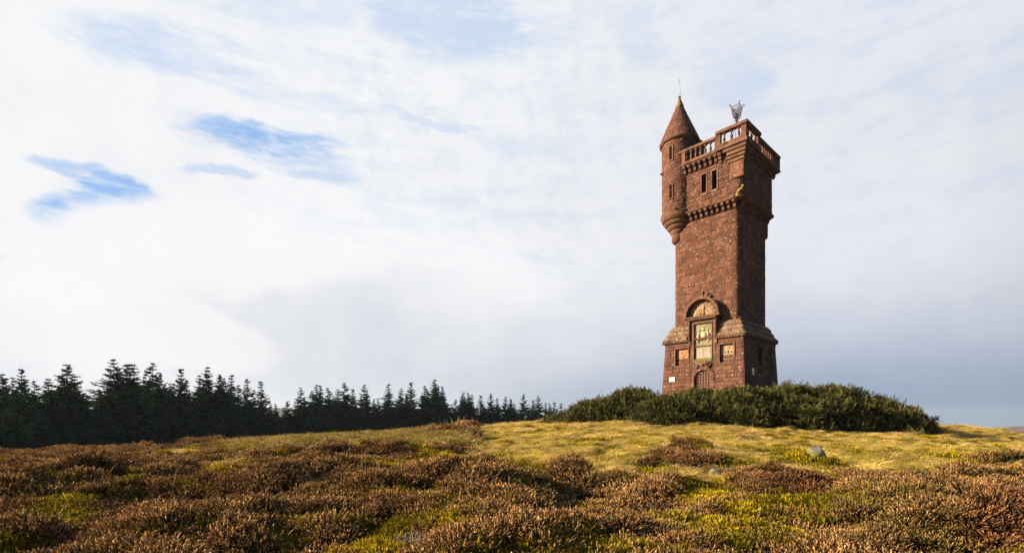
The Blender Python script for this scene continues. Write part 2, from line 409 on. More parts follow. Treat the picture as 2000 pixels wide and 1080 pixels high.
farc = np.where(greenfar[..., None], np.array([.10, .13, .05]), farc)
kf = sstep(90, 300, rr); c = c * (1 - kf) + farc * kf
cols[..., :3] = c
idx = np.arange(nx * ny).reshape(ny, nx)
quads = np.stack([idx[:-1, :-1], idx[:-1, 1:], idx[1:, 1:], idx[1:, :-1]], -1).reshape(-1, 4)
mg, t, out = new_mat('moor_ground')
b = t.node('ShaderNodeBsdfPrincipled'); b.inputs['Roughness'].default_value = 1.0; b.inputs['Specular IOR Level'].default_value = 0.1
geo = t.node('ShaderNodeNewGeometry')
nz = t.noise(geo.outputs['Position'], 9.0, 6, .65)
colr = t.mix(t.ramp(nz, .3, .7, 0, 1), t.mix(1.0, t.attr('col', out='Color'), c4((.55, .55, .55)), 'MULTIPLY'), t.mix(1.0, t.attr('col', out='Color'), c4((1.25, 1.2, 1.1)), 'MULTIPLY'))
t.l.new(colr, b.inputs['Base Color'])
bp = t.node('ShaderNodeBump'); bp.inputs['Strength'].default_value = .7; bp.inputs['Distance'].default_value = .05; t.l.new(nz, bp.inputs['Height']); t.l.new(bp.outputs[0], b.inputs['Normal'])
t.l.new(b.outputs[0], out.inputs[0])
me = mesh_np('ground', np.stack([GX, GY, GZ], -1).reshape(-1, 3), quads, [mg], True, {'col': cols.reshape(-1, 4)})
ground = link(bpy.data.objects.new('ground', me)); tag(ground, 'rolling moorland ground falling away to distant hills', 'ground', kind='structure')

# ------------------------------------------------------------------ foliage materials
def leaf_mat(name, base, tip, var=.35, trans=.25, alt=None, green=None):
    """base->tip along the 'h' attribute; the instance attribute 'tint' picks the hue"""
    m, t, out = new_mat(name)
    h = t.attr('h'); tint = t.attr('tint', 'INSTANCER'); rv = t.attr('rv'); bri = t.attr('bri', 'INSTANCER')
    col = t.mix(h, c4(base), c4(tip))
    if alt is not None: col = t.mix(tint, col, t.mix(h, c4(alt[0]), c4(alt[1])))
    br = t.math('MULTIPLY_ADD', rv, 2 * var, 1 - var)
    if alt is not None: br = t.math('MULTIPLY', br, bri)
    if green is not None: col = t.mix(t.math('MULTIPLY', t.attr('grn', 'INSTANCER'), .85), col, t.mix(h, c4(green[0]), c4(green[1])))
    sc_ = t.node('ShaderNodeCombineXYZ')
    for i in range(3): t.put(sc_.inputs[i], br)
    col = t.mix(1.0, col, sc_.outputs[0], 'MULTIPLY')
    d = t.node('ShaderNodeBsdfDiffuse'); tr = t.node('ShaderNodeBsdfTranslucent'); mx = t.node('ShaderNodeMixShader')
    t.l.new(col, d.inputs[0]); t.l.new(col, tr.inputs[0]); mx.inputs[0].default_value = trans
    t.l.new(d.outputs[0], mx.inputs[1]); t.l.new(tr.outputs[0], mx.inputs[2]); t.l.new(mx.outputs[0], out.inputs[0])
    return m
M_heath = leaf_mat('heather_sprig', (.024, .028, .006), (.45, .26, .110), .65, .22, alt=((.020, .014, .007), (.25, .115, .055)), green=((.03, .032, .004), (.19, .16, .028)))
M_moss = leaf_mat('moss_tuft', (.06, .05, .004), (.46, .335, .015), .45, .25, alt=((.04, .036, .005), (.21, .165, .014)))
M_grass = leaf_mat('grass_blade', (.11, .07, .015), (.92, .67, .23), .4, .35, alt=((.07, .065, .006), (.62, .52, .04)))  # dark blade base paints shadow into the gaps between tussocks
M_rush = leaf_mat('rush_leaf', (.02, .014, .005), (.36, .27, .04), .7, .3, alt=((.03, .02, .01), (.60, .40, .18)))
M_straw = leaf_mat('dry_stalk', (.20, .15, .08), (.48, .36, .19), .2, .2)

def blades(n, spread, hmin, hmax, wid, lean, segs=2, wind=(0, 0), curl=.5, seed=0, taper=.2):
    """grass-like blades: returns V, quads, h, rv"""
    g = np.random.default_rng(seed); a = g.random(n) * 2 * np.pi; rad = spread * np.sqrt(g.random(n))
    p0 = np.stack([rad * np.cos(a), rad * np.sin(a), np.full(n, -.03)], -1)
    H = hmin + (hmax - hmin) * g.random(n); la = a + g.normal(0, .6, n)
    ln = lean * (.4 + g.random(n)) * H
    dirv = np.stack([np.cos(la) * ln + wind[0] * H, np.sin(la) * ln + wind[1] * H, H], -1)
    wa = g.random(n) * np.pi; side = np.stack([np.cos(wa), np.sin(wa), np.zeros(n)], -1) * wid[0] * .5
    side = side * (wid[1] + (1 - wid[1]) * g.random(n))[:, None]
    V = []; Hh = []; rows = segs + 1
    for k in range(rows):
        f = k / segs
        p = p0 + dirv * np.array([1, 1, 0]) * f ** (1 + curl) + np.stack([np.zeros(n), np.zeros(n), H * (f - .35 * curl * f ** 3)], -1)
        ww = (1 - (1 - taper) * f)
        V += [p - side * ww, p + side * ww]; Hh += [np.full(n, f)] * 2
    V = np.stack(V, 1); Hh = np.stack(Hh, 1); m = rows * 2
    bidx = np.arange(n)[:, None] * m
    Q = np.concatenate([bidx + np.array([2 * k, 2 * k + 1, 2 * k + 3, 2 * k + 2]) for k in range(segs)])
    rv = np.repeat(g.random(n), m)
    return V.reshape(-1, 3), Q, Hh.reshape(-1), rv

def heather_clump(seed, n=72, spread=.19, hh=.21):
    """woody stems fanning up, each ending in a knobbly flower spike"""
    g = np.random.default_rng(seed); V = []; F = []; Hh = []; rv = []; b = 0
    for i in range(n):
        a = g.random() * 2 * np.pi; rad = spread * math.sqrt(g.random()); H = hh * (.65 + .5 * g.random()) * (1 - .25 * rad / spread)
        base = np.array([rad * .45 * math.cos(a), rad * .45 * math.sin(a), -.06])
        tip = np.array([rad * 1.15 * math.cos(a) + g.normal(0, .045), rad * 1.15 * math.sin(a) + g.normal(0, .045), H])
        L = tip - base; r = g.random()
        sl = .045 + .045 * g.random(); n0 = max(1 - sl / np.linalg.norm(L), .3)
        prof = [(0, .004, .0), (n0 * .6, .008, .10), (n0, .0045, .35), (n0 + (1 - n0) * .35, .0055, .85), (n0 + (1 - n0) * .75, .0042, 1.0), (1, .001, .95)]
        k0 = b
        for f, rr_, hv in prof:
            p = base + L * f + np.array([0, 0, .02 * math.sin(f * 3)])
            ph = g.random() * 6
            for q in range(3):
                V.append(p + rr_ * (1 + .5 * g.random()) * np.array([math.cos(ph + 2.094 * q), math.sin(ph + 2.094 * q), .5 * g.normal()])); Hh.append(hv); rv.append(r)
            b += 3
        for s in range(len(prof) - 1):
            for q in range(3):
                q2 = (q + 1) % 3; F.append((k0 + 3 * s + q, k0 + 3 * s + q2, k0 + 3 * s + 3 + q2, k0 + 3 * s + 3 + q))
        # short side leaves
        for s in range(6):
            f = .25 + .65 * g.random(); p = base + L * f; d = g.normal(0, 1, 3); d[2] = abs(d[2]); d = d / np.linalg.norm(d) * (.018 + .02 * g.random()); sd = np.cross(d, g.normal(0, 1, 3)); sd = sd / (np.linalg.norm(sd) + 1e-6) * .005
            V += [p - sd, p + sd, p + d + sd * .4, p + d - sd * .4]; hv = .15 + .75 * max(0, f - .3); Hh += [hv * .7, hv * .7, hv, hv]; rv += [g.random()] * 4
            F.append((b, b + 1, b + 2, b + 3)); b += 4
    return np.array(V), np.array(F), np.array(Hh), np.array(rv)

def moss_clump(seed, n=90):
    g = np.random.default_rng(seed)
    a = g.random(n) * 2 * np.pi; rad = .16 * np.sqrt(g.random(n)); H = .05 + .06 * (1 - (rad / .16) ** 2) + .03 * g.random(n)
    V = []; F = []; Hh = []; rv = []; b = 0
    for i in range(n):
        p = np.array([rad[i] * math.cos(a[i]), rad[i] * math.sin(a[i]), -.04]); tp = np.array([p[0] * 1.25 + g.normal(0, .012), p[1] * 1.25 + g.normal(0, .012), H[i]])
        for k in range(3):
            an = g.random() * 6.28; s = np.array([math.cos(an), math.sin(an), .4 * g.normal()]) * (.007 + .006 * g.random())
            m_ = p + (tp - p) * (.3 + .3 * k) + s * 1.5
            V += [p + (tp - p) * (.2 * k) - s * .4, m_ - s, tp + s * 1.3 + g.normal(0, .006, 3), m_ + s]; Hh += [.1, .5, 1, .6]; rv += [g.random()] * 4
            F.append((b, b + 1, b + 2, b + 3)); b += 4
    return np.array(V), np.array(F), np.array(Hh), np.array(rv)

def proto_collection(name, items, mat):
    c = bpy.data.collections.new(name)
    for i, (V, F, h, rv) in enumerate(items):
        o = bpy.data.objects.new('%s_%02d' % (name, i), mesh_np(name, V, F, [mat], False, {'h': h, 'rv': rv})); c.objects.link(o)
    return c

def scatter(name, x, y, z, nxn, nyn, scale, tint, coll, ncoll, up=.5, g=None, label=None, cat=None):
    n = len(x); g = g or rng
    N = np.stack([nxn * up, nyn * up, np.ones(n)], -1) + g.normal(0, .10, (n, 3)); N /= np.linalg.norm(N, axis=1)[:, None]
    psi = g.random(n) * 2 * np.pi
    ref = np.stack([np.cos(psi), np.sin(psi), np.zeros(n)], -1); ux = ref - N * (ref * N).sum(1)[:, None]; ux /= np.linalg.norm(ux, axis=1)[:, None]; uy = np.cross(N, ux)
    ry = -np.arcsin(np.clip(ux[:, 2], -1, 1)); rx = np.arctan2(uy[:, 2], N[:, 2]); rz = np.arctan2(ux[:, 1], ux[:, 0])
    me = bpy.data.meshes.new(name); me.vertices.add(n); me.vertices.foreach_set('co', np.stack([x, y, z], -1).astype(np.float32).ravel())
    a = me.attributes.new('rot', 'FLOAT_VECTOR', 'POINT'); a.data.foreach_set('vector', np.stack([rx, ry, rz], -1).astype(np.float32).ravel())
    a = me.attributes.new('scl', 'FLOAT', 'POINT'); a.data.foreach_set('value', scale.astype(np.float32))
    a = me.attributes.new('tint', 'FLOAT', 'POINT'); a.data.foreach_set('value', tint.astype(np.float32))
    grn_ = np.clip((fbm(x + 5, y + 80, .9, 3) - .70) * 6 + g.normal(0, .2, n), 0, .6)
    a = me.attributes.new('grn', 'FLOAT', 'POINT'); a.data.foreach_set('value', grn_.astype(np.float32))
    a = me.attributes.new('bri', 'FLOAT', 'POINT'); a.data.foreach_set('value', np.clip(g.normal(1, .20, n) * (.72 + .56 * fbm(x + 33, y, 1.4, 3)), .4, 1.7).astype(np.float32))
    a = me.attributes.new('pick', 'INT', 'POINT'); a.data.foreach_set('value', g.integers(0, ncoll, n).astype(np.int32))
    o = link(bpy.data.objects.new(name, me)); tag(o, label, cat, kind='stuff')
    ng = bpy.data.node_groups.new(name + '_spread', 'GeometryNodeTree')
    ng.interface.new_socket('Geometry', in_out='INPUT', socket_type='NodeSocketGeometry'); ng.interface.new_socket('Geometry', in_out='OUTPUT', socket_type='NodeSocketGeometry')
    gi = ng.nodes.new('NodeGroupInput'); go = ng.nodes.new('NodeGroupOutput'); ip = ng.nodes.new('GeometryNodeInstanceOnPoints'); ci = ng.nodes.new('GeometryNodeCollectionInfo')
    ci.inputs['Collection'].default_value = coll; ci.inputs['Separate Children'].default_value = True; ci.inputs['Reset Children'].default_value = True
    def na(nm, dt):
        q = ng.nodes.new('GeometryNodeInputNamedAttribute'); q.data_type = dt; q.inputs['Name'].default_value = nm; return q.outputs['Attribute']
    L = ng.links.new
    L(gi.outputs[0], ip.inputs['Points']); L(ci.outputs[0], ip.inputs['Instance']); ip.inputs['Pick Instance'].default_value = True
    L(na('pick', 'INT'), ip.inputs['Instance Index']); e2r = ng.nodes.new('FunctionNodeEulerToRotation'); L(na('rot', 'FLOAT_VECTOR'), e2r.inputs[0]); L(e2r.outputs[0], ip.inputs['Rotation'])
    L(na('scl', 'FLOAT'), ip.inputs['Scale']); L(ip.outputs[0], go.inputs[0])
    md = o.modifiers.new('spread', 'NODES'); md.node_group = ng
    return o

# hedge footprint, for keeping other plants out: x, y, rx, ry, z_top
SHRUBS = [
    (4.2, 33.2, 2.1, 2.2, 1.55, 'low tapering end of the evergreen scrub beside the far spruces'),
    (6.0, 33.2, 2.5, 2.7, 2.50, 'evergreen shrub second from the spruces along the mound'),
    (8.2, 33.2, 2.4, 2.6, 3.18, 'tall evergreen shrub directly against the turret side of the tower base'),
    (9.4, 29.2, 2.5, 2.6, 2.50, 'rounded evergreen shrub bulging forward below the turret side corner of the tower'),
    (11.6, 30.8, 2.3, 2.4, 3.02, 'evergreen shrub right in front of the arched tower door'),
    (13.6, 29.2, 2.8, 3.1, 2.98, 'evergreen shrub in front of the near corner of the tower'),
    (16.4, 29.0, 2.9, 3.3, 3.14, 'evergreen shrub with a bare curling twig beside the shaded tower wall'),
    (19.1, 29.3, 2.9, 3.5, 3.10, 'tallest broad evergreen shrub between the tower and the dip in the scrub'),
    (21.3, 28.8, 2.2, 3.0, 2.30, 'rounded brownish-green evergreen shrub just past the dip in the scrub'),
    (22.7, 28.7, 1.7, 2.3, 1.35, 'low evergreen shrub sloping down to the grass at the end farthest from the spruces'),
    (21.0, 33.5, 2.4, 2.6, 2.7, 'evergreen shrub behind the scrub, farthest back on the mound'),
    (18.5, 33.0, 1.9, 2.0, 3.2, 'evergreen shrub pressed close to the shaded wall of the tower'),
]
def inhedge(x, y, s=1.0):
    m = np.zeros(x.shape, bool)
    for a, b_, c_, d_, *_ in SHRUBS: m |= ((x - a) / (c_ * s)) ** 2 + ((y - b_) / (d_ * s)) ** 2 < 1
    return m | (np.hypot(x - 15.4, y - 36.2) < 4)

def jitter_points(x0, x1, y0, y1, step, g, wedge=1.75, pad=2.5):
    xs = np.arange(x0, x1, step); ys = np.arange(y0, y1, step); X, Y = np.meshgrid(xs, ys)
    X = X + g.uniform(-.5, .5, X.shape) * step; Y = Y + g.uniform(-.5, .5, X.shape) * step
    k = (np.abs(X) < wedge * Y + pad); return X[k], Y[k]
g = np.random.default_rng(5)
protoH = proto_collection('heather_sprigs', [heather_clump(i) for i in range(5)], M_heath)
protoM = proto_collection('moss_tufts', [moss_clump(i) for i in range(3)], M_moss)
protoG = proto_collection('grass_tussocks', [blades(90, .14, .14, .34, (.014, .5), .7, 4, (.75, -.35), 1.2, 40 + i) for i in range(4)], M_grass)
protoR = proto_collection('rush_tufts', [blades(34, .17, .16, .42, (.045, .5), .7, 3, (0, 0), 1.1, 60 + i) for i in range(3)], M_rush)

X, Y = jitter_points(-30, 33, 1.6, 9, .115, g); X2, Y2 = jitter_points(-36, 36, 9, 17, .145, g); X3, Y3 = jitter_points(-44, 44, 17, 34, .20, g, 1.4)
X = np.concatenate([X, X2, X3]); Y = np.concatenate([Y, Y2, Y3])
G_, Mo, Ru, Red = region(X, Y); k = ~G_ & ~Ru & (g.random(X.shape) > Mo * 1.15) & ~inhedge(X, Y)
k &= ~((X > 14) & (Y > 24)) & ~((Y > 24) & (X > -2))
k &= g.random(X.shape) > .85 * sstep(.58, .70, fbm(X + 3, Y + 5, 1.3, 3))
X, Y, Red = X[k], Y[k], Red[k]; Z, a_, b_ = ground_z(X, Y)
tint = np.clip(Red * .9 + sstep(.45, .8, fbm(X, Y, .55, 3)) * .6 + g.normal(0, .12, len(X)), 0, 1)
scl = (.55 + .75 * g.random(len(X)) ** 1.5) * (.8 + .5 * fbm(X + 9, Y, .8, 2)) * np.where(Y > 17, 1.35, 1.0)
scatter('heather', X, Y, Z - .01, a_, b_, scl, tint, protoH, 5, .55, g, 'brown seeded heather sprigs covering the hummocks of the foreground moor', 'heather')

X, Y = jitter_points(-30, 36, 1.6, 24, .11, g); G_, Mo, Ru, Red = region(X, Y)
k = ~Ru & (g.random(X.shape) < Mo * (1 - .75 * G_)); X, Y = X[k], Y[k]; Z, a_, b_ = ground_z(X, Y)
tint = np.clip(sstep(.35, .7, fbm(X + 60, Y, .9, 3)) + g.normal(0, .15, len(X)), 0, 1)
scatter('moss', X, Y, Z, a_, b_, .8 + .8 * g.random(len(X)), tint, protoM, 3, .9, g, 'bright yellow-green moss and bilberry cushions in hollows between the heather', 'moss')

X, Y = jitter_points(-34, 42, 2.6, 24, .13, g); X2, Y2 = jitter_points(-14, 50, 24, 50, .19, g)
X = np.concatenate([X, X2]); Y = np.concatenate([Y, Y2]); G_, Mo, Ru, Red = region(X, Y)
k = (G_ & ~inhedge(X, Y)) | (~G_ & ~Ru & (g.random(X.shape) < .035) & (Y < 24)); X, Y = X[k], Y[k]; Z, a_, b_ = ground_z(X, Y)
T_ = tuss(X, Y); tint = np.clip(sstep(.46, .66, fbm(X + 20, Y * 1.5, .9, 4)) * .7 + .55 * (1 - sstep(.1, .6, T_)) + g.normal(0, .15, len(X)), 0, 1)
scl = (.30 + .25 * g.random(len(X)) + .25 * sstep(.2, .8, T_)) * np.where(Y > 24, .85, 1)
protoT = proto_collection('arching_tussocks', [blades(130, .11, .24, .44, (.030, .5), 1.0, 5, (.35, -.18), 1.5, 80 + i) for i in range(4)], M_grass)
XT, YT = jitter_points(-34, 48, 8, 46, .40, g, 1.2, 1.5); GT, MT_, RT_, _r = region(XT, YT)
kt = GT & ~inhedge(XT, YT, 1.08) & (g.random(XT.shape) < .25 + .6 * sstep(.38, .62, fbm(XT + 8, YT * 1.4, .45, 3))); XT, YT = XT[kt], YT[kt]; ZT, at_, bt_ = ground_z(XT, YT)
scatter('tussock_grass', XT, YT, ZT - .03, at_, bt_, .55 + .80 * g.random(len(XT)) ** 1.5, np.clip(g.normal(.12, .22, len(XT)), 0, 1), protoT, 4, .3, g, 'pale straw tussocks arching in the wind across the sunlit slope', 'tussock grass')
scatter('grass', X, Y, Z, a_, b_, scl, tint, protoG, 4, .5, g, 'windblown straw and yellow-green grass tussocks on the slope below the mound', 'grass')

X, Y = jitter_points(-16, 2, 14, 30, .16, g); G_, Mo, Ru, Red = region(X, Y); X, Y = X[Ru], Y[Ru]; Z, a_, b_ = ground_z(X, Y)
scatter('bilberry', X, Y, Z - .02, a_, b_, .8 + .5 * g.random(len(X)), np.clip((g.random(len(X)) > .6) * .9 + g.normal(0, .1, len(X)), 0, 1), protoR, 3, .4, g, 'green and bleached leafy wood-rush patch along the crest below the treeline', 'ground cover')

# tall dry stalks, thinly spread and bunched near the right end of the treeline
def stalks(pts, name, label):
    V = []; F = []; Hh = []; rv = []; b = 0
    for (x, y, H, lx, ly) in pts:
        z = gz1(x, y); r = .0035 + .00012 * y; q = rnd.random()
        for k in range(6):
            f = k / 5; p = np.array([x + lx * f * f, y + ly * f * f, z - .02 + H * (f - .12 * f ** 3)]); ww = r * (1 - .6 * f) * (2.2 if k in (4,) else 1)
            V += [p + [-ww, 0, 0], p + [ww, 0, 0], p + [0, ww * 1.5, 0]]; Hh += [f] * 3; rv += [q] * 3
            if k:
                for a in range(3): c_ = (a + 1) % 3; F.append((b - 3 + a, b - 3 + c_, b + c_, b + a))
            b += 3
    o = link(bpy.data.objects.new(name, mesh_np(name, np.array(V), np.array(F), [M_straw], False, {'h': np.array(Hh), 'rv': np.array(rv)})))
    return tag(o, label, 'dry grass', kind='stuff')
pts = []
for i in range(150):
    y = 3.2 + 19 * rnd.random() ** 1.2; x = rnd.uniform(-1.1, 1.1) * y
    pts.append((x, y, rnd.uniform(.25, .55), rnd.uniform(-.22, .22), rnd.uniform(-.1, .1)))
for i in range(70):
    px = rnd.gauss(893, 14); y = rnd.uniform(26, 29); pts.append((PX(px, y), y, rnd.uniform(.35, .8), rnd.uniform(-.2, .2), 0))
for px, hh in [(1026, .8), (1022, .45), (1017, .4), (838, .5), (856, .6), (592, .4), (910, .6), (918, .5), (1048, .4), (1060, .4)]:
    for q in range(3): pts.append((PX(px, 29) + rnd.uniform(-.05, .05), 29, hh * rnd.uniform(.7, 1), rnd.uniform(-.08, .08), 0))
for (px, Y0, H, lx, ly) in [(712, 8.6, .55, .02, 0), (708, 8.6, .45, -.02, 0), (742, 8.7, .6, -.12, 0), (742, 8.8, .5, -.06, 0), (150, 6.2, .35, .10, 0), (165, 5.8, .3, .16, .1), (1650, 7.0, .25, .75, .2), (1652, 6.9, .2, -.32, .1), (1640, 7.0, .25, -.1, -.2), (1655, 6.9, .15, .22, -.6), (1397, 7.9, .38, .0, 0), (1631, 9.5, .45, 0, 0), (1270, 5.8, .15, .2, -.05), (1872, 25, .8, 0, 0)]:
    pts.append((PX(px, Y0), Y0, H, lx, ly))
stalks(pts, 'dry_stalks', 'thin bleached grass stalks rising singly above the heather and along the crest')

# ------------------------------------------------------------------ spruce plantation
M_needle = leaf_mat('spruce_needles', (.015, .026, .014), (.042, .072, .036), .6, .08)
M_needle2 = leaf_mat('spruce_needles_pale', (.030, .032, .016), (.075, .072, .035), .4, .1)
mb_, t, out = new_mat('spruce_bark'); b = t.node('ShaderNodeBsdfPrincipled'); b.inputs['Roughness'].default_value = .95
geo = t.node('ShaderNodeNewGeometry'); t.l.new(t.mix(t.noise(geo.outputs['Position'], 14, 4), c4((.035, .028, .02)), c4((.09, .07, .05))), b.inputs['Base Color']); t.l.new(b.outputs[0], out.inputs[0]); M_bark = mb_

def spruce_mesh(seed, H=10.0, W=2.3, dens=1.0, leaders=((0, 0),), up=.35):
    g = np.random.default_rng(seed); S = []; Dv = []; Ln = []; Wd = []; Hv = []
    tr = MB()
    for li, (lx, ly) in enumerate(leaders):
        Hl = H * (1 - .035 * li)
        tr.tube([(0, 0, -1.0), (0, 0, 0), (lx * .4, ly * .4, Hl * .55), (lx, ly, Hl * .8), (lx, ly, Hl)], [.17, .15, .09, .045, .008], 6)
        z = .25
        while z < Hl - .12:
            f = z / Hl; nb = int(4 + 3 * g.random() + 2 * (f < .6))
            L0 = 1.22 * W * (1 - f) ** .80 * (1 if f > .12 else .9) + .10
            if f > .72: L0 *= .80
            if len(leaders) > 1 and f > .7: L0 *= .75
            cx = lx * min(1, f / .8); cy = ly * min(1, f / .8)
            for _ in range(nb):
                a = g.random() * 2 * np.pi; L = L0 * (.45 + .65 * g.random()); zz = z + g.normal(0, .05 + .10 * (f < .75))
                el = (-.12 + .95 * max(0, f - .45)) + g.normal(0, .10)
                n = max(4, int(L / .072 * dens)); ts = (np.arange(n) + .5) / n
                # branch spine curves up at the tip
                rx_ = L * ts * math.cos(el); rz_ = L * ts * math.sin(el) + up * L * ts ** 2.5 * .6 - .10 * L * ts
                P = np.stack([cx + rx_ * math.cos(a), cy + rx_ * math.sin(a), zz + rz_], -1)
                fw = np.array([math.cos(a), math.sin(a), .25 + up * .6]); sd = np.array([-math.sin(a), math.cos(a), 0])
                for s in (-1, 1, 0):
                    m = n; d = fw * (.6 + .3 * g.random((m, 1))) + sd * s * (.75 + .3 * g.random((m, 1))) + np.array([0, 0, 1.]) * (g.normal(-.12 if s else .25, .42, (m, 1)))
                    d /= np.linalg.norm(d, axis=1)[:, None]
                    S.append(P); Dv.append(d); Ln.append((.10 + .30 * np.minimum(1, L) * (1 - .65 * ts)) * (.6 + .7 * g.random(m)) * (.7 if s == 0 else 1)); Wd.append(np.full(m, .034) + .035 * g.random(m)); Hv.append(.15 + .85 * ts)
                # bare spine
            z += .13 + .07 * g.random() * (1 + .5 * f) + (.14 if f > .82 else 0)
    S = np.concatenate(S); Dv = np.concatenate(Dv); Ln = np.concatenate(Ln)[:, None]; Wd = np.concatenate(Wd)[:, None]; Hv = np.concatenate(Hv)
    n = len(S); rv = g.random(n); rnd_ = g.normal(0, 1, (n, 3)); s1 = np.cross(Dv, rnd_); s1 /= np.linalg.norm(s1, axis=1)[:, None] + 1e-6
    T = S + Dv * Ln; M = S + Dv * Ln * .45
    V = np.stack([S - s1 * Wd * .25, M - s1 * Wd, T, M + s1 * Wd], 1).reshape(-1, 3)
    Q = (np.arange(n)[:, None] * 4 + np.arange(4)[None]); h = np.stack([Hv * .6, Hv * .85, Hv, Hv * .85], 1).ravel()
    return V, Q, h, np.repeat(rv, 4), tr
variants = []
for i, (W, de, ld, upv, H) in enumerate([(2.4, 1.0, ((0, 0),), .4, 10), (1.9, 1.0, ((0, 0),), .35, 10), (2.6, .95, ((-.35, 0), (.45, .1)), .35, 10), (2.1, .62, ((0, 0),), .6, 10), (1.7, .85, ((0, 0),), .4, 10), (2.3, 1.05, ((0, 0), (.5, .3)), .3, 10)]):
    V, Q, h, rv, tr = spruce_mesh(100 + i, H, W, de, ld, upv)
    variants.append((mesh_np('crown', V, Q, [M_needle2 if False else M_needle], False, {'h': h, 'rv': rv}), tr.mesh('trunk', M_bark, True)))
ORD = ['first', 'second', 'third', 'fourth', 'fifth', 'sixth', 'seventh', 'eighth', 'ninth', 'tenth', 'eleventh', 'twelfth', 'thirteenth', 'fourteenth', 'fifteenth', 'sixteenth', 'seventeenth', 'eighteenth', 'nineteenth', 'twentieth']
ORD += ['twenty-' + o for o in ORD[:9]] + ['thirtieth'] + ['thirty-' + o for o in ORD[:9]] + ['fortieth'] + ['forty-' + o for o in ORD[:9]] + ['fiftieth']
def tree_line_Y(px): return 50 + 108 * (max(px, -200) / 1090) ** 1 if px > 0 else 50 + px * .03
TREES = [(42, 716, 3, .8, 'open see-through spruce'), (95, 737, 1, 1.1, 'spruce leaning on a taller neighbour'), (131, 711, 0, 1.25, 'tall broad dark spruce'), (163, 765, 1, 1, 'short spruce filling a gap'), (193, 757, 4, 1.15, 'short pale-topped spruce in a dip'), (236, 699, 2, 1.1, 'tallest spruce, broad with two leading shoots'), (298, 708, 0, 1.0, 'tall pointed spruce with sweeping upper branches'),
         (333, 745, 5, 1, 'low bushy spruce'), (354, 716, 3, .9, 'slim spruce with a bare top'), (389, 730, 1, .9, 'spruce just left of a taller spire'), (404, 714, 1, .95, 'tall spire-like spruce'), (428, 727, 5, .9, 'dense full spruce'), (452, 728, 4, .9, 'narrow spruce'), (483, 737, 3, .85, 'slender sparse spruce'), (510, 741, 4, .95, 'narrow spruce ending the near group'), (538, 786, 5, 1.1, 'small spruce in the notch between two groups'),
         (562, 783, 0, 1.1, 'short spruce beginning the middle group'), (588, 755, 1, 1, 'bushy-topped spruce'), (618, 748, 5, 1.1, 'broad double-topped spruce'), (640, 757, 0, 1, 'shorter spruce beside a broad one'), (672, 747, 0, 1, 'dark dense pointed spruce'), (689, 757, 3, .9, 'thin sparse spruce'), (711, 749, 1, 1, 'medium pointed spruce'), (738, 775, 5, 1, 'low rounded spruce'), (759, 747, 4, 1.1, 'spruce with a long bare leader'), (783, 757, 1, 1, 'spruce with a blunt top'), (803, 744, 3, 1, 'open-topped tall spruce'), (830, 753, 0, 1, 'dense spruce left of the tallest middle spire'), (849, 738, 4, 1.2, 'tallest spire of the middle group'), (869, 772, 1, 1, 'low spruce ending the middle group'),
         (905, 763, 5, 1.1, 'bushy spruce opening the far group'), (921, 769, 1, 1, 'small dark spruce'), (939, 770, 3, 1, 'hazy small spruce'), (959, 768, 0, .9, 'small pointed spruce'), (972, 776, 4, 1, 'thin far spruce'), (987, 773, 1, 1, 'far spruce'), (998, 777, 5, 1, 'squat far spruce'), (1023, 769, 0, .9, 'taller spruce of the far group'), (1041, 779, 4, 1, 'narrow far spruce'), (1052, 771, 1, 1, 'distinct far spire'), (1066, 784, 5, 1, 'low far spruce'), (1082, 783, 4, 1, 'far spruce beside the scrub'), (1096, 786, 1, 1, 'last small spruce showing above the scrub')]
def plant_spruce(x, y, ztop, var, wf, label, group, zb=None):
    zb = gz1(x, y) - .1 if zb is None else zb; H = max(ztop - zb, 2.0); s = H / 10
    cr, tk = variants[var]
    o = empty('spruce_tree', (x, y, zb), rnd.uniform(0, 6.28) if var not in (2,) else -math.atan2(x, y))
    sxy = s * wf
    for nm, me_ in (('trunk', tk), ('crown', cr)):
        c_ = bpy.data.objects.new(nm, me_); link(c_, o); c_.scale = (sxy, sxy, s)
    return tag(o, label, 'tree', group)
for i, (px, py, var, wf, lb) in enumerate(TREES):
    Yt = tree_line_Y(px) + rnd.uniform(-1.5, 1.5)
    zt = EYE + (HOR - py) / FPX * Yt
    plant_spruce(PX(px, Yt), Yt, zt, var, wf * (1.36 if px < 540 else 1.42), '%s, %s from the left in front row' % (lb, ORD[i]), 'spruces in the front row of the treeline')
for i in range(58):
    px = -60 + i * 1170 / 57 + rnd.uniform(-8, 8); Yt = tree_line_Y(px) + 5.5 + rnd.uniform(-1, 5)
    near = min(TREES, key=lambda q: abs(q[0] - px)); py = near[1] + rnd.uniform(8, 26) * (1.25 - px / 2200)
    if 515 < px < 575: py = max(py, 793)
    plant_spruce(PX(px, Yt), Yt, EYE + (HOR - py) / FPX * Yt, rnd.choice([0, 1, 4, 5]), rnd.uniform(1.2, 1.45), 'dark spruce half hidden behind the front row of the treeline', 'spruces behind the front row of the treeline')
for i in range(26):   # understorey at the wood edge, down to the crest
    px = -20 + i * 43 + rnd.uniform(-10, 10); Yt = tree_line_Y(px) - 3.5 + rnd.uniform(-1, 1)
    py = np.interp(px, [0, 300, 560, 800, 1090], [800, 790, 800, 798, 806]) + rnd.uniform(-8, 12)
    plant_spruce(PX(px, Yt), Yt, EYE + (HOR - py) / FPX * Yt, rnd.choice([0, 5]), 1.7, 'young low spruce in the dark edge at the foot of the treeline', 'young spruces along the foot of the treeline')

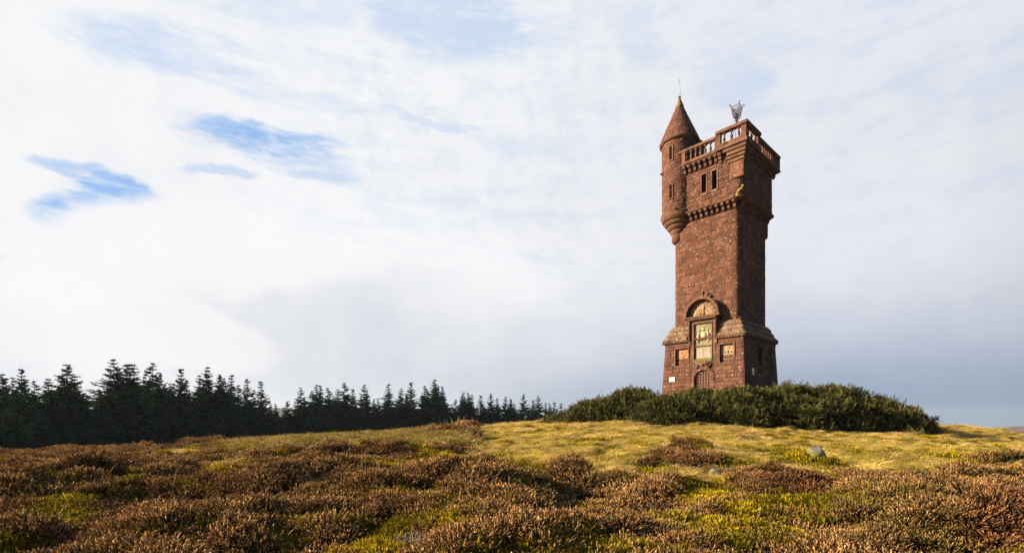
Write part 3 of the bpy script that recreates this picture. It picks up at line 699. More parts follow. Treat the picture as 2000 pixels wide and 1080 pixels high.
# ------------------------------------------------------------------ evergreen scrub round the tower
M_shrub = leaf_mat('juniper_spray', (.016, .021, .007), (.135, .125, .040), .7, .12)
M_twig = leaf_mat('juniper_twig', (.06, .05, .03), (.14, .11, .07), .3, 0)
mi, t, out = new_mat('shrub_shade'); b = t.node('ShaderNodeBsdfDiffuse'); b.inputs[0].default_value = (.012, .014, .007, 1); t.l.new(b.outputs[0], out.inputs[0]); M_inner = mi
def spray_template(seed):
    g = np.random.default_rng(seed); V = []; h = []
    n = 13
    for i in range(n):
        f = (i + .4) / n; s = (-1) ** i; L = .5 * (1 - f * .7) + .1
        p = np.array([0, f, .16 * f * f]); d = np.array([s * .8, .75, .12 * g.normal()]) * L * .55 + g.normal(0, .04, 3)
        sd = np.array([.0, .0, 1.0]) * .02 + np.array([.5 * s, -.5, .3 * g.normal()]) * .085
        V += [p - sd * .4, p + d * .5 - sd, p + d, p + d * .5 + sd]; h += [f * .5, f * .8 + .1, f * .7 + .3, f * .8 + .1]
    return np.array(V), np.array(h)
sprays = [spray_template(i) for i in range(4)]
def shrub(x0, y0, rx, ry, ztop, label, dens=210, seed=0):
    g = np.random.default_rng(300 + seed)
    zg = min(gz1(x0, y0 - ry * .8), gz1(x0, y0)) - .15; H = ztop - zg
    root = empty('evergreen_shrub', (x0, y0, zg)); tag(root, label, 'shrub', 'evergreen shrubs round the foot of the tower')
    def surf(u, v):   # u azimuth, v 0 (rim) .. 1 (top)
        n = .58 + .84 * fbm(u * 1.6 + seed * 7 + 3 * v, v * 3.6 + seed, 2.3, 4)
        rr_ = np.cos(v * np.pi / 2) ** .95; zz = np.sin(v * np.pi / 2) ** 1.0
        return np.stack([rx * rr_ * n * np.cos(u), ry * rr_ * n * np.sin(u), H * zz * (.62 + .40 * n)], -1)
    # opaque core, near-black to paint the shade inside the shrub
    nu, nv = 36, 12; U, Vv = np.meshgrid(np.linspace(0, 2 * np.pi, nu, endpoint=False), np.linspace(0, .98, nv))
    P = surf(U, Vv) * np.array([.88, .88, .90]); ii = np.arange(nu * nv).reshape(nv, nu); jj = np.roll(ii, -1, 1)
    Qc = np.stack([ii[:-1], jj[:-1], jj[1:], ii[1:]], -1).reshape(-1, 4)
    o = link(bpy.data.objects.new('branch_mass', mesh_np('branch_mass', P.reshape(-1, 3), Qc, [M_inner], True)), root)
    area = np.pi * (rx + ry) * H * .9 + rx * ry * 2; n = int(area * dens)
    u = g.random(n) * 2 * np.pi; v = np.clip(1 - np.abs(g.random(n)) ** .85, 0, .99)
    p = surf(u, v); e = 1e-2; pu = surf(u + e, v) - p; pv = surf(u, np.minimum(v + e, .995)) - p; N = np.cross(pu, pv); N /= np.linalg.norm(N, axis=1)[:, None] + 1e-9
    p = p * (.86 + .15 * g.random((n, 1)))
    fw = N * (.55 + .4 * g.random((n, 1))) + np.array([0, 0, .55]) + g.normal(0, .42, (n, 3)); fw /= np.linalg.norm(fw, axis=1)[:, None]
    sd = np.cross(fw, g.normal(0, 1, (n, 3))); sd /= np.linalg.norm(sd, axis=1)[:, None]; nn = np.cross(sd, fw)
    S = (.14 + .19 * g.random(n)) * (1 + .7 * (g.random(n) > .93)); VV = []; HH = []
    which = g.integers(0, 4, n); tone = np.clip(g.normal(.5, .28, n) + .8 * (fbm(p[:, 0] + seed * 5, p[:, 2] * 1.5 + p[:, 1], 1.1, 3) - .5), 0, 1); RV = []
    for w_ in range(4):
        k = which == w_; T, h = sprays[w_]
        q = p[k][:, None] + (sd[k][:, None] * T[None, :, 0:1] + fw[k][:, None] * T[None, :, 1:2] + nn[k][:, None] * T[None, :, 2:3]) * S[k][:, None, None]
        VV.append(q.reshape(-1, 3)); HH.append(np.tile(h, k.sum())); RV.append(np.repeat(tone[k], len(h)))
    VV = np.concatenate(VV); Q = np.arange(len(VV)).reshape(-1, 4)
    link(bpy.data.objects.new('foliage', mesh_np('foliage', VV, Q, [M_shrub], False, {'h': np.concatenate(HH), 'rv': np.concatenate(RV)})), root)
    return root, surf, H
roots = []
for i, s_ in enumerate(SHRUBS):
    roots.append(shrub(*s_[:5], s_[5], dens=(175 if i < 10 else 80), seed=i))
def twig(root, pts, r=.012):
    m = MB(); m.tube(pts, [r * (1 - .7 * k / (len(pts) - 1)) for k in range(len(pts))], 4)
    for k in range(2, len(pts)):
        p = Vector(pts[k])
        for q in range(2):
            m.tube([tuple(p), tuple(p + Vector((rnd.uniform(-.12, .12), rnd.uniform(-.08, .08), rnd.uniform(.02, .12))))], [.006, .002], 3)
    o = m.build('bare_twig', M_twig, root); return o
rt = roots[6][0]
def loc_px(px, py, Y0, root): return (PX(px, Y0) - root.location.x, Y0 - root.location.y, EYE + (HOR - py) / FPX * Y0 - root.location.z)
twig(rt, [loc_px(a, b_, 28.5, rt) for a, b_ in ((1512, 765), (1524, 750), (1533, 744), (1543, 741), (1551, 744), (1556, 751))], .02)
twig(rt, [loc_px(a, b_, 28.8, rt) for a, b_ in ((1556, 765), (1560, 752), (1561, 746), (1566, 748))], .014)
rt = roots[8][0]; twig(rt, [loc_px(a, b_, 28.5, rt) for a, b_ in ((1710, 790), (1709, 778), (1710, 771))], .012); twig(rt, [loc_px(a, b_, 28.5, rt) for a, b_ in ((1755, 785), (1759, 778), (1762, 773))], .012)
rt = roots[2][0]; twig(rt, [loc_px(a, b_, 32.2, rt) for a, b_ in ((1165, 778), (1171, 768), (1176, 764))], .015)

# ------------------------------------------------------------------ stone materials
def stone_mat(name, tone_src, cols3, lichen=1.0, moss=0.0, dark=1.0, bump=.6, scale=1.0):
    m, t, out = new_mat(name)
    b = t.node('ShaderNodeBsdfPrincipled'); b.inputs['Roughness'].default_value = .92; b.inputs['Specular IOR Level'].default_value = .2
    geo = t.node('ShaderNodeNewGeometry'); P = geo.outputs['Position']
    if tone_src == 'object':
        oi = t.node('ShaderNodeObjectInfo'); tone = oi.outputs['Random']
    else: tone = t.attr('tone')
    c = t.mix(t.ramp(tone, .15, .85), c4(cols3[0]), c4(cols3[1]))
    big = t.noise(P, .55, 4, .6); mid = t.noise(P, 2.6 * scale, 6, .65); fine = t.noise(P, 26, 5, .7)
    c = t.mix(t.ramp(mid, .38, .70), c, c4(cols3[2]))
    c = t.mix(t.ramp(fine, .25, .80, 0, .75), t.mix(1.0, c, c4((1.28, 1.24, 1.18)), 'MULTIPLY'), t.mix(1.0, c, c4((.42, .40, .40)), 'MULTIPLY'))
    ms_ = t.node('ShaderNodeMapping'); t.put(ms_.inputs[0], P); ms_.inputs['Scale'].default_value = (1.7, 1.7, .22)
    streak = t.ramp(t.noise(ms_.outputs[0], 1.3, 6, .68), .50, .72, 0.0, .55)
    c = t.mix(streak, c, c4((.045, .030, .026)))
    # algae staining, plus shade painted into faces turned away from the sun
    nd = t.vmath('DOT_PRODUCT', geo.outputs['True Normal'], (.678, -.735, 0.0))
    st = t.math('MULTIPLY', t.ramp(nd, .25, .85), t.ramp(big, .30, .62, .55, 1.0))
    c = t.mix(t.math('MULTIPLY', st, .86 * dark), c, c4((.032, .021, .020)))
    # pale lichen spots
    vo = t.node('ShaderNodeTexVoronoi'); vo.inputs['Scale'].default_value = 4.2; t.put(vo.inputs['Vector'], t.vmath('ADD', P, t.vmath('SCALE', t.noise(P, 9, 3, out='Color'), scale=.12)))
    sp = t.math('MULTIPLY', t.ramp(vo.outputs['Distance'], .23, .13), t.math('GREATER_THAN', t.noise(P, 3.1, 3, .7), .56 - .05 * lichen))
    vo2 = t.node('ShaderNodeTexVoronoi'); vo2.inputs['Scale'].default_value = 13.0; t.put(vo2.inputs['Vector'], P)
    sp2 = t.math('MULTIPLY', t.ramp(vo2.outputs['Distance'], .27, .15), t.math('GREATER_THAN', t.noise(P, 2.1, 4, .7), .60 - .04 * lichen))
    c = t.mix(t.math('MULTIPLY', t.math('MAXIMUM', sp, sp2), min(.75, .7 * lichen)), c, c4((.50, .46, .36)))
    if moss:
        up = t.vmath('DOT_PRODUCT', geo.outputs['True Normal'], (0, 0, 1)); mm = t.noise(P, 2.2, 5, .7)
        c = t.mix(t.math('MULTIPLY', t.math('MULTIPLY', t.ramp(up, .1, .8), t.ramp(mm, .40, .58)), moss), c, c4((.16, .14, .03)))
    t.l.new(c, b.inputs['Base Color'])
    bp = t.node('ShaderNodeBump'); bp.inputs['Strength'].default_value = bump; bp.inputs['Distance'].default_value = .03
    t.l.new(t.math('ADD', t.math('MULTIPLY', mid, .6), t.math('MULTIPLY', fine, .5)), bp.inputs['Height']); t.l.new(bp.outputs[0], b.inputs['Normal'])
    t.l.new(b.outputs[0], out.inputs[0]); return m
RED = ((.128, .055, .037), (.205, .093, .062), (.085, .041, .031))
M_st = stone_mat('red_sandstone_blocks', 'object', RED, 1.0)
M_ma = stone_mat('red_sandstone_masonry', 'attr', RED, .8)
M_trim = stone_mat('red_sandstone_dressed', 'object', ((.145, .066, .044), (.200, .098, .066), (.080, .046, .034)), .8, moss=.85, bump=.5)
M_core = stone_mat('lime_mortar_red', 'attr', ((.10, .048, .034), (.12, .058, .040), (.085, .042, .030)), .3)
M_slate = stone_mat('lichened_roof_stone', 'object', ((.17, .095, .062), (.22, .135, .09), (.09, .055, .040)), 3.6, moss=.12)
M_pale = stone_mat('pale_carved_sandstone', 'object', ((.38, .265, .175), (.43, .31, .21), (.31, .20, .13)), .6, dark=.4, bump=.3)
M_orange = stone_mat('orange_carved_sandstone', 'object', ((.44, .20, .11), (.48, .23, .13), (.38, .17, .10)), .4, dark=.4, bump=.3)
M_arms = stone_mat('cream_lichened_carving', 'object', ((.43, .40, .31), (.47, .44, .34), (.33, .31, .20)), 1.2, dark=.4, bump=.35)
def plain(name, col, rough=.8, metal=0.0, noise=None):
    m, t, out = new_mat(name); b = t.node('ShaderNodeBsdfPrincipled'); b.inputs['Roughness'].default_value = rough; b.inputs['Metallic'].default_value = metal
    if noise:
        geo = t.node('ShaderNodeNewGeometry'); t.l.new(t.mix(t.ramp(t.noise(geo.outputs['Position'], noise[1], 5, .65), .35, .65), c4(col), c4(noise[0])), b.inputs['Base Color'])
    else: b.inputs['Base Color'].default_value = c4(col)
    if max(col) < .03: b.inputs['Specular IOR Level'].default_value = 0
    t.l.new(b.outputs[0], out.inputs[0]); return m
M_iron = plain('rusted_iron', (.10, .045, .04), .7, .2, ((.05, .03, .035), 20))
M_rod = plain('dull_metal_rod', (.10, .10, .11), .6, .4)
M_door = plain('rusty_orange_door', (.42, .20, .12), .8, 0, ((.34, .15, .09), 7))
M_bars = plain('rusty_bars', (.08, .035, .03), .7, 0, ((.22, .10, .06), 18))
M_dark = plain('painted_interior_dark', (.02, .015, .013), .95)  # near-black colour stands in for shade inside the window openings
M_white = plain('white_enamel', (.75, .74, .70), .5, 0, ((.60, .58, .5), 6))
M_yel = plain('yellow_print', (.70, .50, .08), .5)
M_blk = plain('black_print', (.05, .05, .05), .6)
M_green = plain('green_ledge_moss', (.09, .085, .02), .95, 0, ((.15, .13, .03), 14))
M_yellow_lichen = plain('yellow_lichen', (.24, .20, .07), .95, 0, ((.16, .12, .06), 14))
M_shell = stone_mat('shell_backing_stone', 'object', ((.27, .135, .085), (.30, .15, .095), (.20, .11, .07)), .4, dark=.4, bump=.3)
M_armsback = stone_mat('shaded_lichened_backing', 'object', ((.27, .24, .13), (.30, .27, .16), (.17, .16, .07)), .8, dark=.4, bump=.3)  # darker than the relief: recess shade painted in, besides the lichen
M_ins, t, out = new_mat('stained_inscription_stone')
b = t.node('ShaderNodeBsdfPrincipled'); b.inputs['Roughness'].default_value = .6
geo = t.node('ShaderNodeTexCoord'); P = geo.outputs['Object']
mp = t.node('ShaderNodeMapping'); t.put(mp.inputs[0], P); mp.inputs['Scale'].default_value = (6, 1, .8); st = t.noise(mp.outputs[0], 1.2, 4, .6)
c = t.mix(t.ramp(st, .40, .60), c4((.22, .12, .085)), c4((.27, .25, .21))); sx = t.node('ShaderNodeSeparateXYZ'); t.put(sx.inputs[0], P)
gr = t.math('MULTIPLY', t.ramp(t.noise(P, 5, 5, .7), .35, .60), t.math('MAXIMUM', t.ramp(sx.outputs[2], 6.20, 6.5), t.ramp(sx.outputs[2], 5.75, 5.5)))
c = t.mix(gr, c, c4((.17, .16, .03))); t.l.new(c, b.inputs['Base Color']); t.l.new(b.outputs[0], out.inputs[0])

# ------------------------------------------------------------------ the tower
TX = Vector((15.391, 36.172, 0)); TA = R(-47.3)
tower = empty('monument_tower', TX, TA)
tag(tower, 'tall red sandstone baronial tower with corner turret and balustrade, standing on the scrub-covered mound', 'tower', None)
def part(name, parent=tower): return empty(name, (0, 0, 0), 0, parent)

def hb(z): return 2.82 + .05 * (6.85 - z)         # battered half-width of the base
def perim(h, r, s):
    """point and outward normal at arc length s along a rounded square, starting at the left end of the front face"""
    a = 2 * (h - r); q = math.pi * r / 2; s = s % (4 * (a + q))
    k = int(s // (a + q)); s -= k * (a + q)
    if s <= a: p = (-h + r + s, -h); n = (0, -1)
    else:
        th = (s - a) / max(r, 1e-6); p = (h - r + r * math.sin(th), -h + r - r * math.cos(th)); n = (math.sin(th), -math.cos(th))
    for _ in range(k): p = (-p[1], p[0]); n = (-n[1], n[0])
    return p, n
UNIT = []
for i in range(10):   # unit stones: rock-faced, x 0..1, z 0..1, depth along -y
    q = random.Random(50 + i); m = MB(); e = .045
    vs = [(0, .6, 0), (1, .6, 0), (1, .6, 1), (0, .6, 1), (0, 0, 0), (1, 0, 0), (1, 0, 1), (0, 0, 1)]
    fr = [(e + .05 * q.random(), -.5 - .5 * q.random(), .09 + .06 * q.random()), (1 - e - .05 * q.random(), -.5 - .5 * q.random(), .09 + .06 * q.random()), (1 - e - .05 * q.random(), -.4 - .5 * q.random(), 1 - .10 - .06 * q.random()), (e + .05 * q.random(), -.4 - .5 * q.random(), 1 - .10 - .06 * q.random())]
    vs += fr + [(.3 + .4 * q.random(), -.8 - .6 * q.random(), .35 + .3 * q.random())]
    fs = [(0, 1, 5, 4), (1, 2, 6, 5), (2, 3, 7, 6), (3, 0, 4, 7), (4, 5, 9, 8), (5, 6, 10, 9), (6, 7, 11, 10), (7, 4, 8, 11), (8, 9, 12), (9, 10, 12), (10, 11, 12), (11, 8, 12)]
    m.add(vs, fs); UNIT.append(m)
UNIT_ME = [m.mesh('stone', M_st) for m in UNIT]
def frame(p, n, z, w, hgt, dep, lean=0.0):
    """matrix that carries a unit stone to the wall: p = left-bottom corner on plan, n = outward normal"""
    tx = Vector((-n[1], n[0], 0)); ny = Vector((-n[0], -n[1], 0)); ez = (Vector((0, 0, 1)) + ny * lean).normalized()
    M = Matrix((( tx.x * w, ny.x * dep, ez.x * hgt, p[0]), (tx.y * w, ny.y * dep, ez.y * hgt, p[1]), (tx.z * w, ny.z * dep, ez.z * hgt, z), (0, 0, 0, 1)))
    return M
def courses(z0, z1, hmin, hmax, q):
    zs = [z0]
    while zs[-1] < z1 - hmin * .6: zs.append(zs[-1] + q.uniform(hmin, hmax))
    k = (z1 - z0) / (zs[-1] - z0); return [z0 + (z - z0) * k for z in zs]
def lay(z0, z1, hfun, r, hmin, hmax, wmin, wmax, seed, open_front=(), open_side=(), lean=0, dep=.035, circ=None, gap=.012, openc=()):
    """list of (matrix, face index, z, area) for every stone of a masonry shell"""
    q = random.Random(seed); out_ = []; zs = courses(z0, z1, hmin, hmax, q)
    for za, zb in zip(zs[:-1], zs[1:]):
        zm = (za + zb) / 2
        if circ:
            cx, cy, rad = circ; tot = 2 * math.pi * rad; s = q.uniform(0, .3); end = s + tot
            while s < end - .05:
                wd = min(q.uniform(wmin, wmax), end - s)
                th = s / rad; thm = (s + wd / 2) / rad; n = (math.cos(thm), math.sin(thm))
                if not any(a0 < (math.degrees(thm) % 360) < a1 and zb > c0 + .03 and za < c1 - .03 for a0, a1, c0, c1 in openc):
                    p = (cx + rad * math.cos(th), cy + rad * math.sin(th))
                    out_.append((frame(p, n, za + gap / 2, wd - gap, zb - za - gap, dep * q.uniform(.6, 1.2)), 5, zm, wd * (zb - za)))
                s += wd
            continue
        h = hfun(zm); a = 2 * (h - r); qq = math.pi * r / 2
        for k in range(4):
            ops = [(o[0] + h - r, o[1] + h - r) for o in (open_front if k == 0 else open_side if k == 1 else ()) if zb > o[2] + .04 and za < o[3] - .04]
            segs = [(0.0, a)]
            for o0, o1 in ops:
                ns = []
                for s0, s1 in segs:
                    if o1 <= s0 or o0 >= s1: ns.append((s0, s1)); continue
                    if o0 > s0 + .04: ns.append((s0, o0))
                    if o1 < s1 - .04: ns.append((o1, s1))
                segs = ns
            for s0, s1 in segs:
                ws = []; s = s0
                while s < s1 - 1e-6:
                    wd = q.uniform(wmin, wmax)
                    if s1 - (s + wd) < wmin * .6: wd = s1 - s
                    ws.append((s, wd)); s += wd
                for s, wd in ws:
                    p, n = perim(h, r, k * (a + qq) + s + 1e-5)
                    mm = 1 if not (q.random() < .12 and zb + (zb - za) < z1) else 1
                    out_.append((frame((p[0] - n[1] * gap / 2, p[1] + n[0] * gap / 2), n, za + gap / 2, wd - gap, (zb - za) * mm - gap, dep * q.uniform(.5, 1.3), lean), k, zm, wd * (zb - za)))
            if r > .1:
                m_ = 3
                for i in range(m_):
                    s = k * (a + qq) + a + qq * i / m_; (p, _), (_, n) = perim(h, r, s), perim(h, r, s + qq / m_ / 2)
                    out_.append((frame(p, n, za + gap / 2, qq / m_ - gap * .3, zb - za - gap, dep * q.uniform(.6, 1.2), lean), 4 if k == 0 else k, zm, .2))
    return out_
def as_objects(lst, parent, name='stone'):
    for M, k, z, ar in lst:
        o = bpy.data.objects.new(name, UNIT_ME[rnd.randrange(10)]); link(o, parent); o.matrix_local = M
def as_mass(lst, parent, name, mat):
    m = MB(); q = random.Random(5)
    for M, k, z, ar in lst:
        u = UNIT[q.randrange(10)]; m.add([tuple(M @ Vector(v)) for v in u.v], u.f, q.random())
    o = m.build(name, mat, parent); o['kind'] = 'stuff'; return o

def wall(m, axis, hfun, x0, x1, z0, z1, holes, depth=.45, zstep=None):
    """front (axis 0) or side (axis 1) wall sheet with recessed openings"""
    xs = sorted({x0, x1, *[v for h in holes for v in h[:2]]}); zs = sorted({z0, z1, *[v for h in holes for v in h[2:4]]})
    def P(x, z, d=0.0):
        y = -hfun(z) + d
        return (x, y, z) if axis == 0 else (-y, x, z)
    for a, b_ in zip(xs[:-1], xs[1:]):
        for c_, d_ in zip(zs[:-1], zs[1:]):
            if any(h[0] <= a + 1e-6 and h[1] >= b_ - 1e-6 and h[2] <= c_ + 1e-6 and h[3] >= d_ - 1e-6 for h in holes): continue
            m.add([P(a, c_), P(b_, c_), P(b_, d_), P(a, d_)], [(0, 1, 2, 3)])
    for h in holes:
        dd = h[4] if len(h) > 4 else depth; A, B_, C_, D_ = (h[0], h[2]), (h[1], h[2]), (h[1], h[3]), (h[0], h[3])
        for (p, q_) in ((A, B_), (B_, C_), (C_, D_), (D_, A)): m.add([P(*p), P(*q_), P(*q_, dd), P(*p, dd)], [(3, 2, 1, 0)])
        m.add([P(*A, dd), P(*B_, dd), P(*C_, dd), P(*D_, dd)], [(0, 1, 2, 3)])

# --- lower stage: battered base
base = part('lower_stage')
GB = gz1(15.4, 36.2) - 1.2
DOOR = (-.50, .72, 1.0, 4.80); PL = (-1.97, -1.02, 5.22, 6.45); PR = (1.29, 2.21, 5.22, 6.45); NI = (-.55, .71, 5.45, 8.06)
SW = (-.62, .10, 5.12, 6.40)
m = MB()
wall(m, 0, hb, -hb(GB), hb(GB), GB, 6.86, [DOOR + (.45,), PL + (.16,), PR + (.16,), (NI[0], NI[1], NI[2], 6.86, .20)])
wall(m, 1, hb, -hb(GB), hb(GB), GB, 6.86, [SW + (.4,)])
# trim the sheet to the batter: the two hidden walls and the four corners
def crn(sx_, sy_, z): h = hb(z); return (sx_ * h, sy_ * h, z)
for (a, b_) in (((1, 1), (-1, 1)), ((-1, 1), (-1, -1))): m.add([crn(*a, GB), crn(*b_, GB), crn(*b_, 6.86), crn(*a, 6.86)], [(0, 1, 2, 3)])
for i, v in enumerate(m.v):   # squash sheet ends onto the batter
    x, y, z = v; h = hb(z); m.v[i] = (max(-h, min(h, x)), max(-h, min(h, y)), z)
m.add([(-2.8, -2.8, 6.855), (2.8, -2.8, 6.855), (2.8, 2.8, 6.855), (-2.8, 2.8, 6.855)], [(0, 1, 2, 3)])
m.build('wall', M_core, base)
st = lay(2.3, 6.62, hb, .02, .24, .30, .42, .85, 3, open_front=[(DOOR[0] - .28, DOOR[1] + .28, 0, 5.1), (PL[0] - .13, PL[1] + .13, PL[2] - .12, 6.62), (PR[0] - .13, PR[1] + .13, PR[2] - .12, 6.62), (-.92, 1.08, 5.0, 9)], open_side=[(SW[0] - .16, SW[1] + .16, SW[2] - .14, SW[3] + .16)], lean=.05, dep=.045)
vis = [s for s in st if s[1] in (0, 1, 4) and s[2] > 2.75]; hid = [s for s in st if not (s[1] in (0, 1, 4) and s[2] > 2.75)]
as_objects(vis, base); as_mass(hid, base, 'rear_masonry', M_ma)
# smooth frieze under the eaves
m = MB()
for k, (x0, x1) in enumerate(((-2.83, -.95), (1.11, 2.83))): m.box(x0, x1, -2.865, -2.80, 6.62, 6.86)
m.box(2.80, 2.865, -2.80, 2.83, 6.62, 6.86); m.box(-2.865, -2.80, -2.80, 2.83, 6.62, 6.86); m.box(-2.80, 2.80, 2.80, 2.865, 6.62, 6.86)
m.build('frieze', M_trim, base, bevel=.01)

# --- panel frames and carvings
def fy(z): return -hb(z)
def rect_frame(parent, x0, x1, z0, z1, w_, proud=.05, name='frame', axis=0, mat=None, yoff=None):
    m = MB(); yb = fy((z0 + z1) / 2) if yoff is None else yoff
    for a in ((x0 - w_, x0, z0 - w_, z1 + w_), (x1, x1 + w_, z0 - w_, z1 + w_), (x0, x1, z1, z1 + w_), (x0, x1, z0 - w_, z0)):
        if axis == 0: m.box(a[0], a[1], yb - proud, yb + .1, a[2], a[3])
        else: m.box(-yb - .1, -yb + proud, a[0], a[1], a[2], a[3])
    return m.build(name, mat or M_trim, parent, bevel=.012)
def relief_strokes(m, pts_list, x0, z0, sx_, sz_, y, r=.03):
    for pts_ in pts_list:
        m.tube([(x0 + p[0] * sx_, y, z0 + p[1] * sz_) for p in pts_], r, 6)
pl = part('left_panel'); rect_frame(pl, *PL, .10, .05)
yb = fy(5.83) + .155
MB().box(PL[0], PL[1], yb, yb + .03, PL[2], PL[3]).build('panel_stone', M_orange, pl)
m = MB()   # slender plant-like device with a ribbon scroll
relief_strokes(m, [[(.50, .30), (.50, .55), (.46, .78)], [(.50, .42), (.62, .60), (.80, .82)], [(.50, .42), (.40, .58), (.36, .70)], [(.50, .36), (.64, .46), (.70, .58)]], PL[0], PL[2], .95, 1.23, yb, .022)
relief_strokes(m, [[(.14, .22), (.30, .10), (.62, .08), (.86, .24)], [(.20, .28), (.34, .18), (.60, .16), (.78, .30)]], PL[0], PL[2], .95, 1.23, yb, .018)
m.sphere((PL[0] + .95 * .46, yb, PL[2] + 1.23 * .82), .075, sc=(1, .5, 1)); m.sphere((PL[0] + .95 * .50, yb, PL[2] + 1.23 * .56), .085, sc=(1, .5, 1.2)); m.build('carved_device', M_orange, pl, True)
pr = part('right_panel'); rect_frame(pr, *PR, .10, .05)
MB().box(PR[0], PR[1], yb, yb + .03, PR[2], PR[3]).build('panel_stone', M_pale, pr)
m = MB(); cxp = (PR[0] + PR[1]) / 2   # three plumes rising from a band below a small crown
for dx_, t_ in ((0, 1.0), (-.15, .94), (.15, .94)):
    m.tube([(cxp + dx_ * .3, yb, 5.58), (cxp + dx_ * .8, yb - .01, 5.80), (cxp + dx_, yb - .03, 5.98 * t_ + .36 * (1 - t_))], [.02, .03, .045], 6)
    m.sphere((cxp + dx_ * 1.45, yb - .05, 5.98 if dx_ == 0 else 5.92), .07, 8, 5, (1, .8, .75))
relief_strokes(m, [[(-.36, 5.50), (-.18, 5.42), (0, 5.46), (.18, 5.42), (.36, 5.50)], [(-.38, 5.44), (-.28, 5.58), (-.2, 5.48)], [(.38, 5.44), (.28, 5.58), (.2, 5.48)]], cxp, 0, 1, 1, yb, .025)
relief_strokes(m, [[(-.14, 6.16), (.14, 6.16)], [(-.14, 6.16), (-.17, 6.28), (-.07, 6.20), (0, 6.33), (.07, 6.20), (.17, 6.28), (.14, 6.16)]], cxp, 0, 1, 1, yb, .022)
m.v = [(x_, yb + (y_ - yb) * .85, z_) for x_, y_, z_ in m.v]
m.build('carved_plumes', M_pale, pr, True)

# --- central aedicule: rope frame, coat of arms, inscription, hood with shell
aed = part('carved_doorpiece'); YF = -2.98
m = MB()
for x0, x1 in ((-.95, -.80), (.96, 1.11)): m.box(x0, x1, YF + .04, -2.45, 6.60, 8.42)
for x0, x1 in ((-.80, -.55), (.71, .96)): m.box(x0, x1, YF + .10, -2.45, 5.40, 8.42)
m.box(-.55, .71, YF + .10, -2.45, 8.06, 8.42)
m.build('pilaster_frame', M_trim, aed, bevel=.015)
def rope(parent, pts_, r, pitch, name='rope_moulding', mat=None):
    """one twisted rope: overlapping slanted beads along the path"""
    m = MB()
    for a, b_ in zip(pts_[:-1], pts_[1:]):
        a = Vector(a); b_ = Vector(b_); L = (b_ - a).length; n = max(2, int(L / pitch)); d = (b_ - a).normalized()
        q = d.to_track_quat('Z', 'Y')
        for i in range(n):
            c_ = a + (b_ - a) * ((i + .5) / n); tl = .55 * L / n
            rings = []
            for z_, rr_ in ((-1, .55), (-.5, .95), (.5, .95), (1, .55)):
                rings.append([tuple(c_ + q @ Vector((r * rr_ * math.cos(u), r * rr_ * math.sin(u), z_ * tl + .75 * r * math.cos(u - .8)))) for u in [2 * math.pi * k / 7 for k in range(7)]])
            m.loft(rings)
    return m.build(name, mat or M_trim, parent, True)
rope(aed, [(-.875, YF, 6.95), (-.875, YF, 8.30)], .062, .12); rope(aed, [(1.035, YF, 6.95), (1.035, YF, 8.30)], .062, .12)
rope(aed, [(-.92, YF - .04, 8.38), (1.08, YF - .04, 8.38)], .085, .13)
m = MB(); yi = -2.80
for x0, x1 in ((-.62, -.55), (.71, .78)): m.box(x0, x1, YF + .06, YF + .12, 5.45, 8.13)
m.box(-.55, .71, YF + .06, YF + .12, 8.06, 8.13); m.build('inner_moulding', M_trim, aed, bevel=.012)
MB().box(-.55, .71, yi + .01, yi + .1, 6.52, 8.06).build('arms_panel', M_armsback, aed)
m = MB()   # generic heraldic relief: shield between two supporters, crest and scroll
sh = [(.08 + a, b_) for a, b_ in ((-.20, 7.50), (.20, 7.50), (.20, 7.18), (.10, 7.02), (0, 6.95), (-.10, 7.02), (-.20, 7.18))]
m.loft([[(x, yi + .02, z) for x, z in sh], [(.08 + (x - .08) * .9, yi - .05, 7.22 + (z - 7.22) * .9) for x, z in sh]][::-1])
for s_ in (-1, 1):
    c0 = .08
    m.tube([(c0 + s_ * .30, yi, 6.72), (c0 + s_ * .36, yi - .03, 6.95), (c0 + s_ * .38, yi - .04, 7.20), (c0 + s_ * .33, yi - .03, 7.42), (c0 + s_ * .28, yi - .02, 7.52)], [.05, .07, .09, .06, .03], 7)
    m.sphere((c0 + s_ * .30, yi - .03, 7.60), .075, 8, 5); m.tube([(c0 + s_ * .38, yi - .02, 7.32), (c0 + s_ * .26, yi - .05, 7.40), (c0 + s_ * .18, yi - .05, 7.45)], .035, 6)
    m.tube([(c0 + s_ * .38, yi, 7.05), (c0 + s_ * .50, yi - .02, 7.2), (c0 + s_ * .52, yi - .02, 7.45), (c0 + s_ * .46, yi, 7.62)], .03, 6)
    m.tube([(c0 + s_ * .40, yi, 6.95), (c0 + s_ * .46, yi - .02, 6.80), (c0 + s_ * .42, yi, 6.66)], .04, 6)
    for k in range(4): m.sphere((c0 + s_ * (.12 + .10 * k), yi, 6.63 + .03 * (k % 2)), .05, 6, 4)
m.sphere((.08, yi - .02, 7.66), .10, 8, 5, (1.1, .6, .9)); m.tube([(.08, yi, 7.74), (.08, yi - .02, 7.92)], [.05, .02], 6)
for s_ in (-1, 1): m.tube([(.08 + s_ * .06, yi, 7.72), (.08 + s_ * .17, yi - .02, 7.84), (.08 + s_ * .13, yi, 7.90)], .025, 5)
m.v = [(x_, yi + .01 + (y_ - yi) * .75, z_) for x_, y_, z_ in m.v]
m.build('heraldic_relief', M_arms, aed, True)
MB().box(-.60, .74, yi - .06, yi + .05, 6.46, 6.53).build('ledge', M_trim, aed, bevel=.01)
MB().box(-.55, .71, yi + .015, yi + .1, 5.58, 6.46).build('inscription_slab', M_ins, aed)
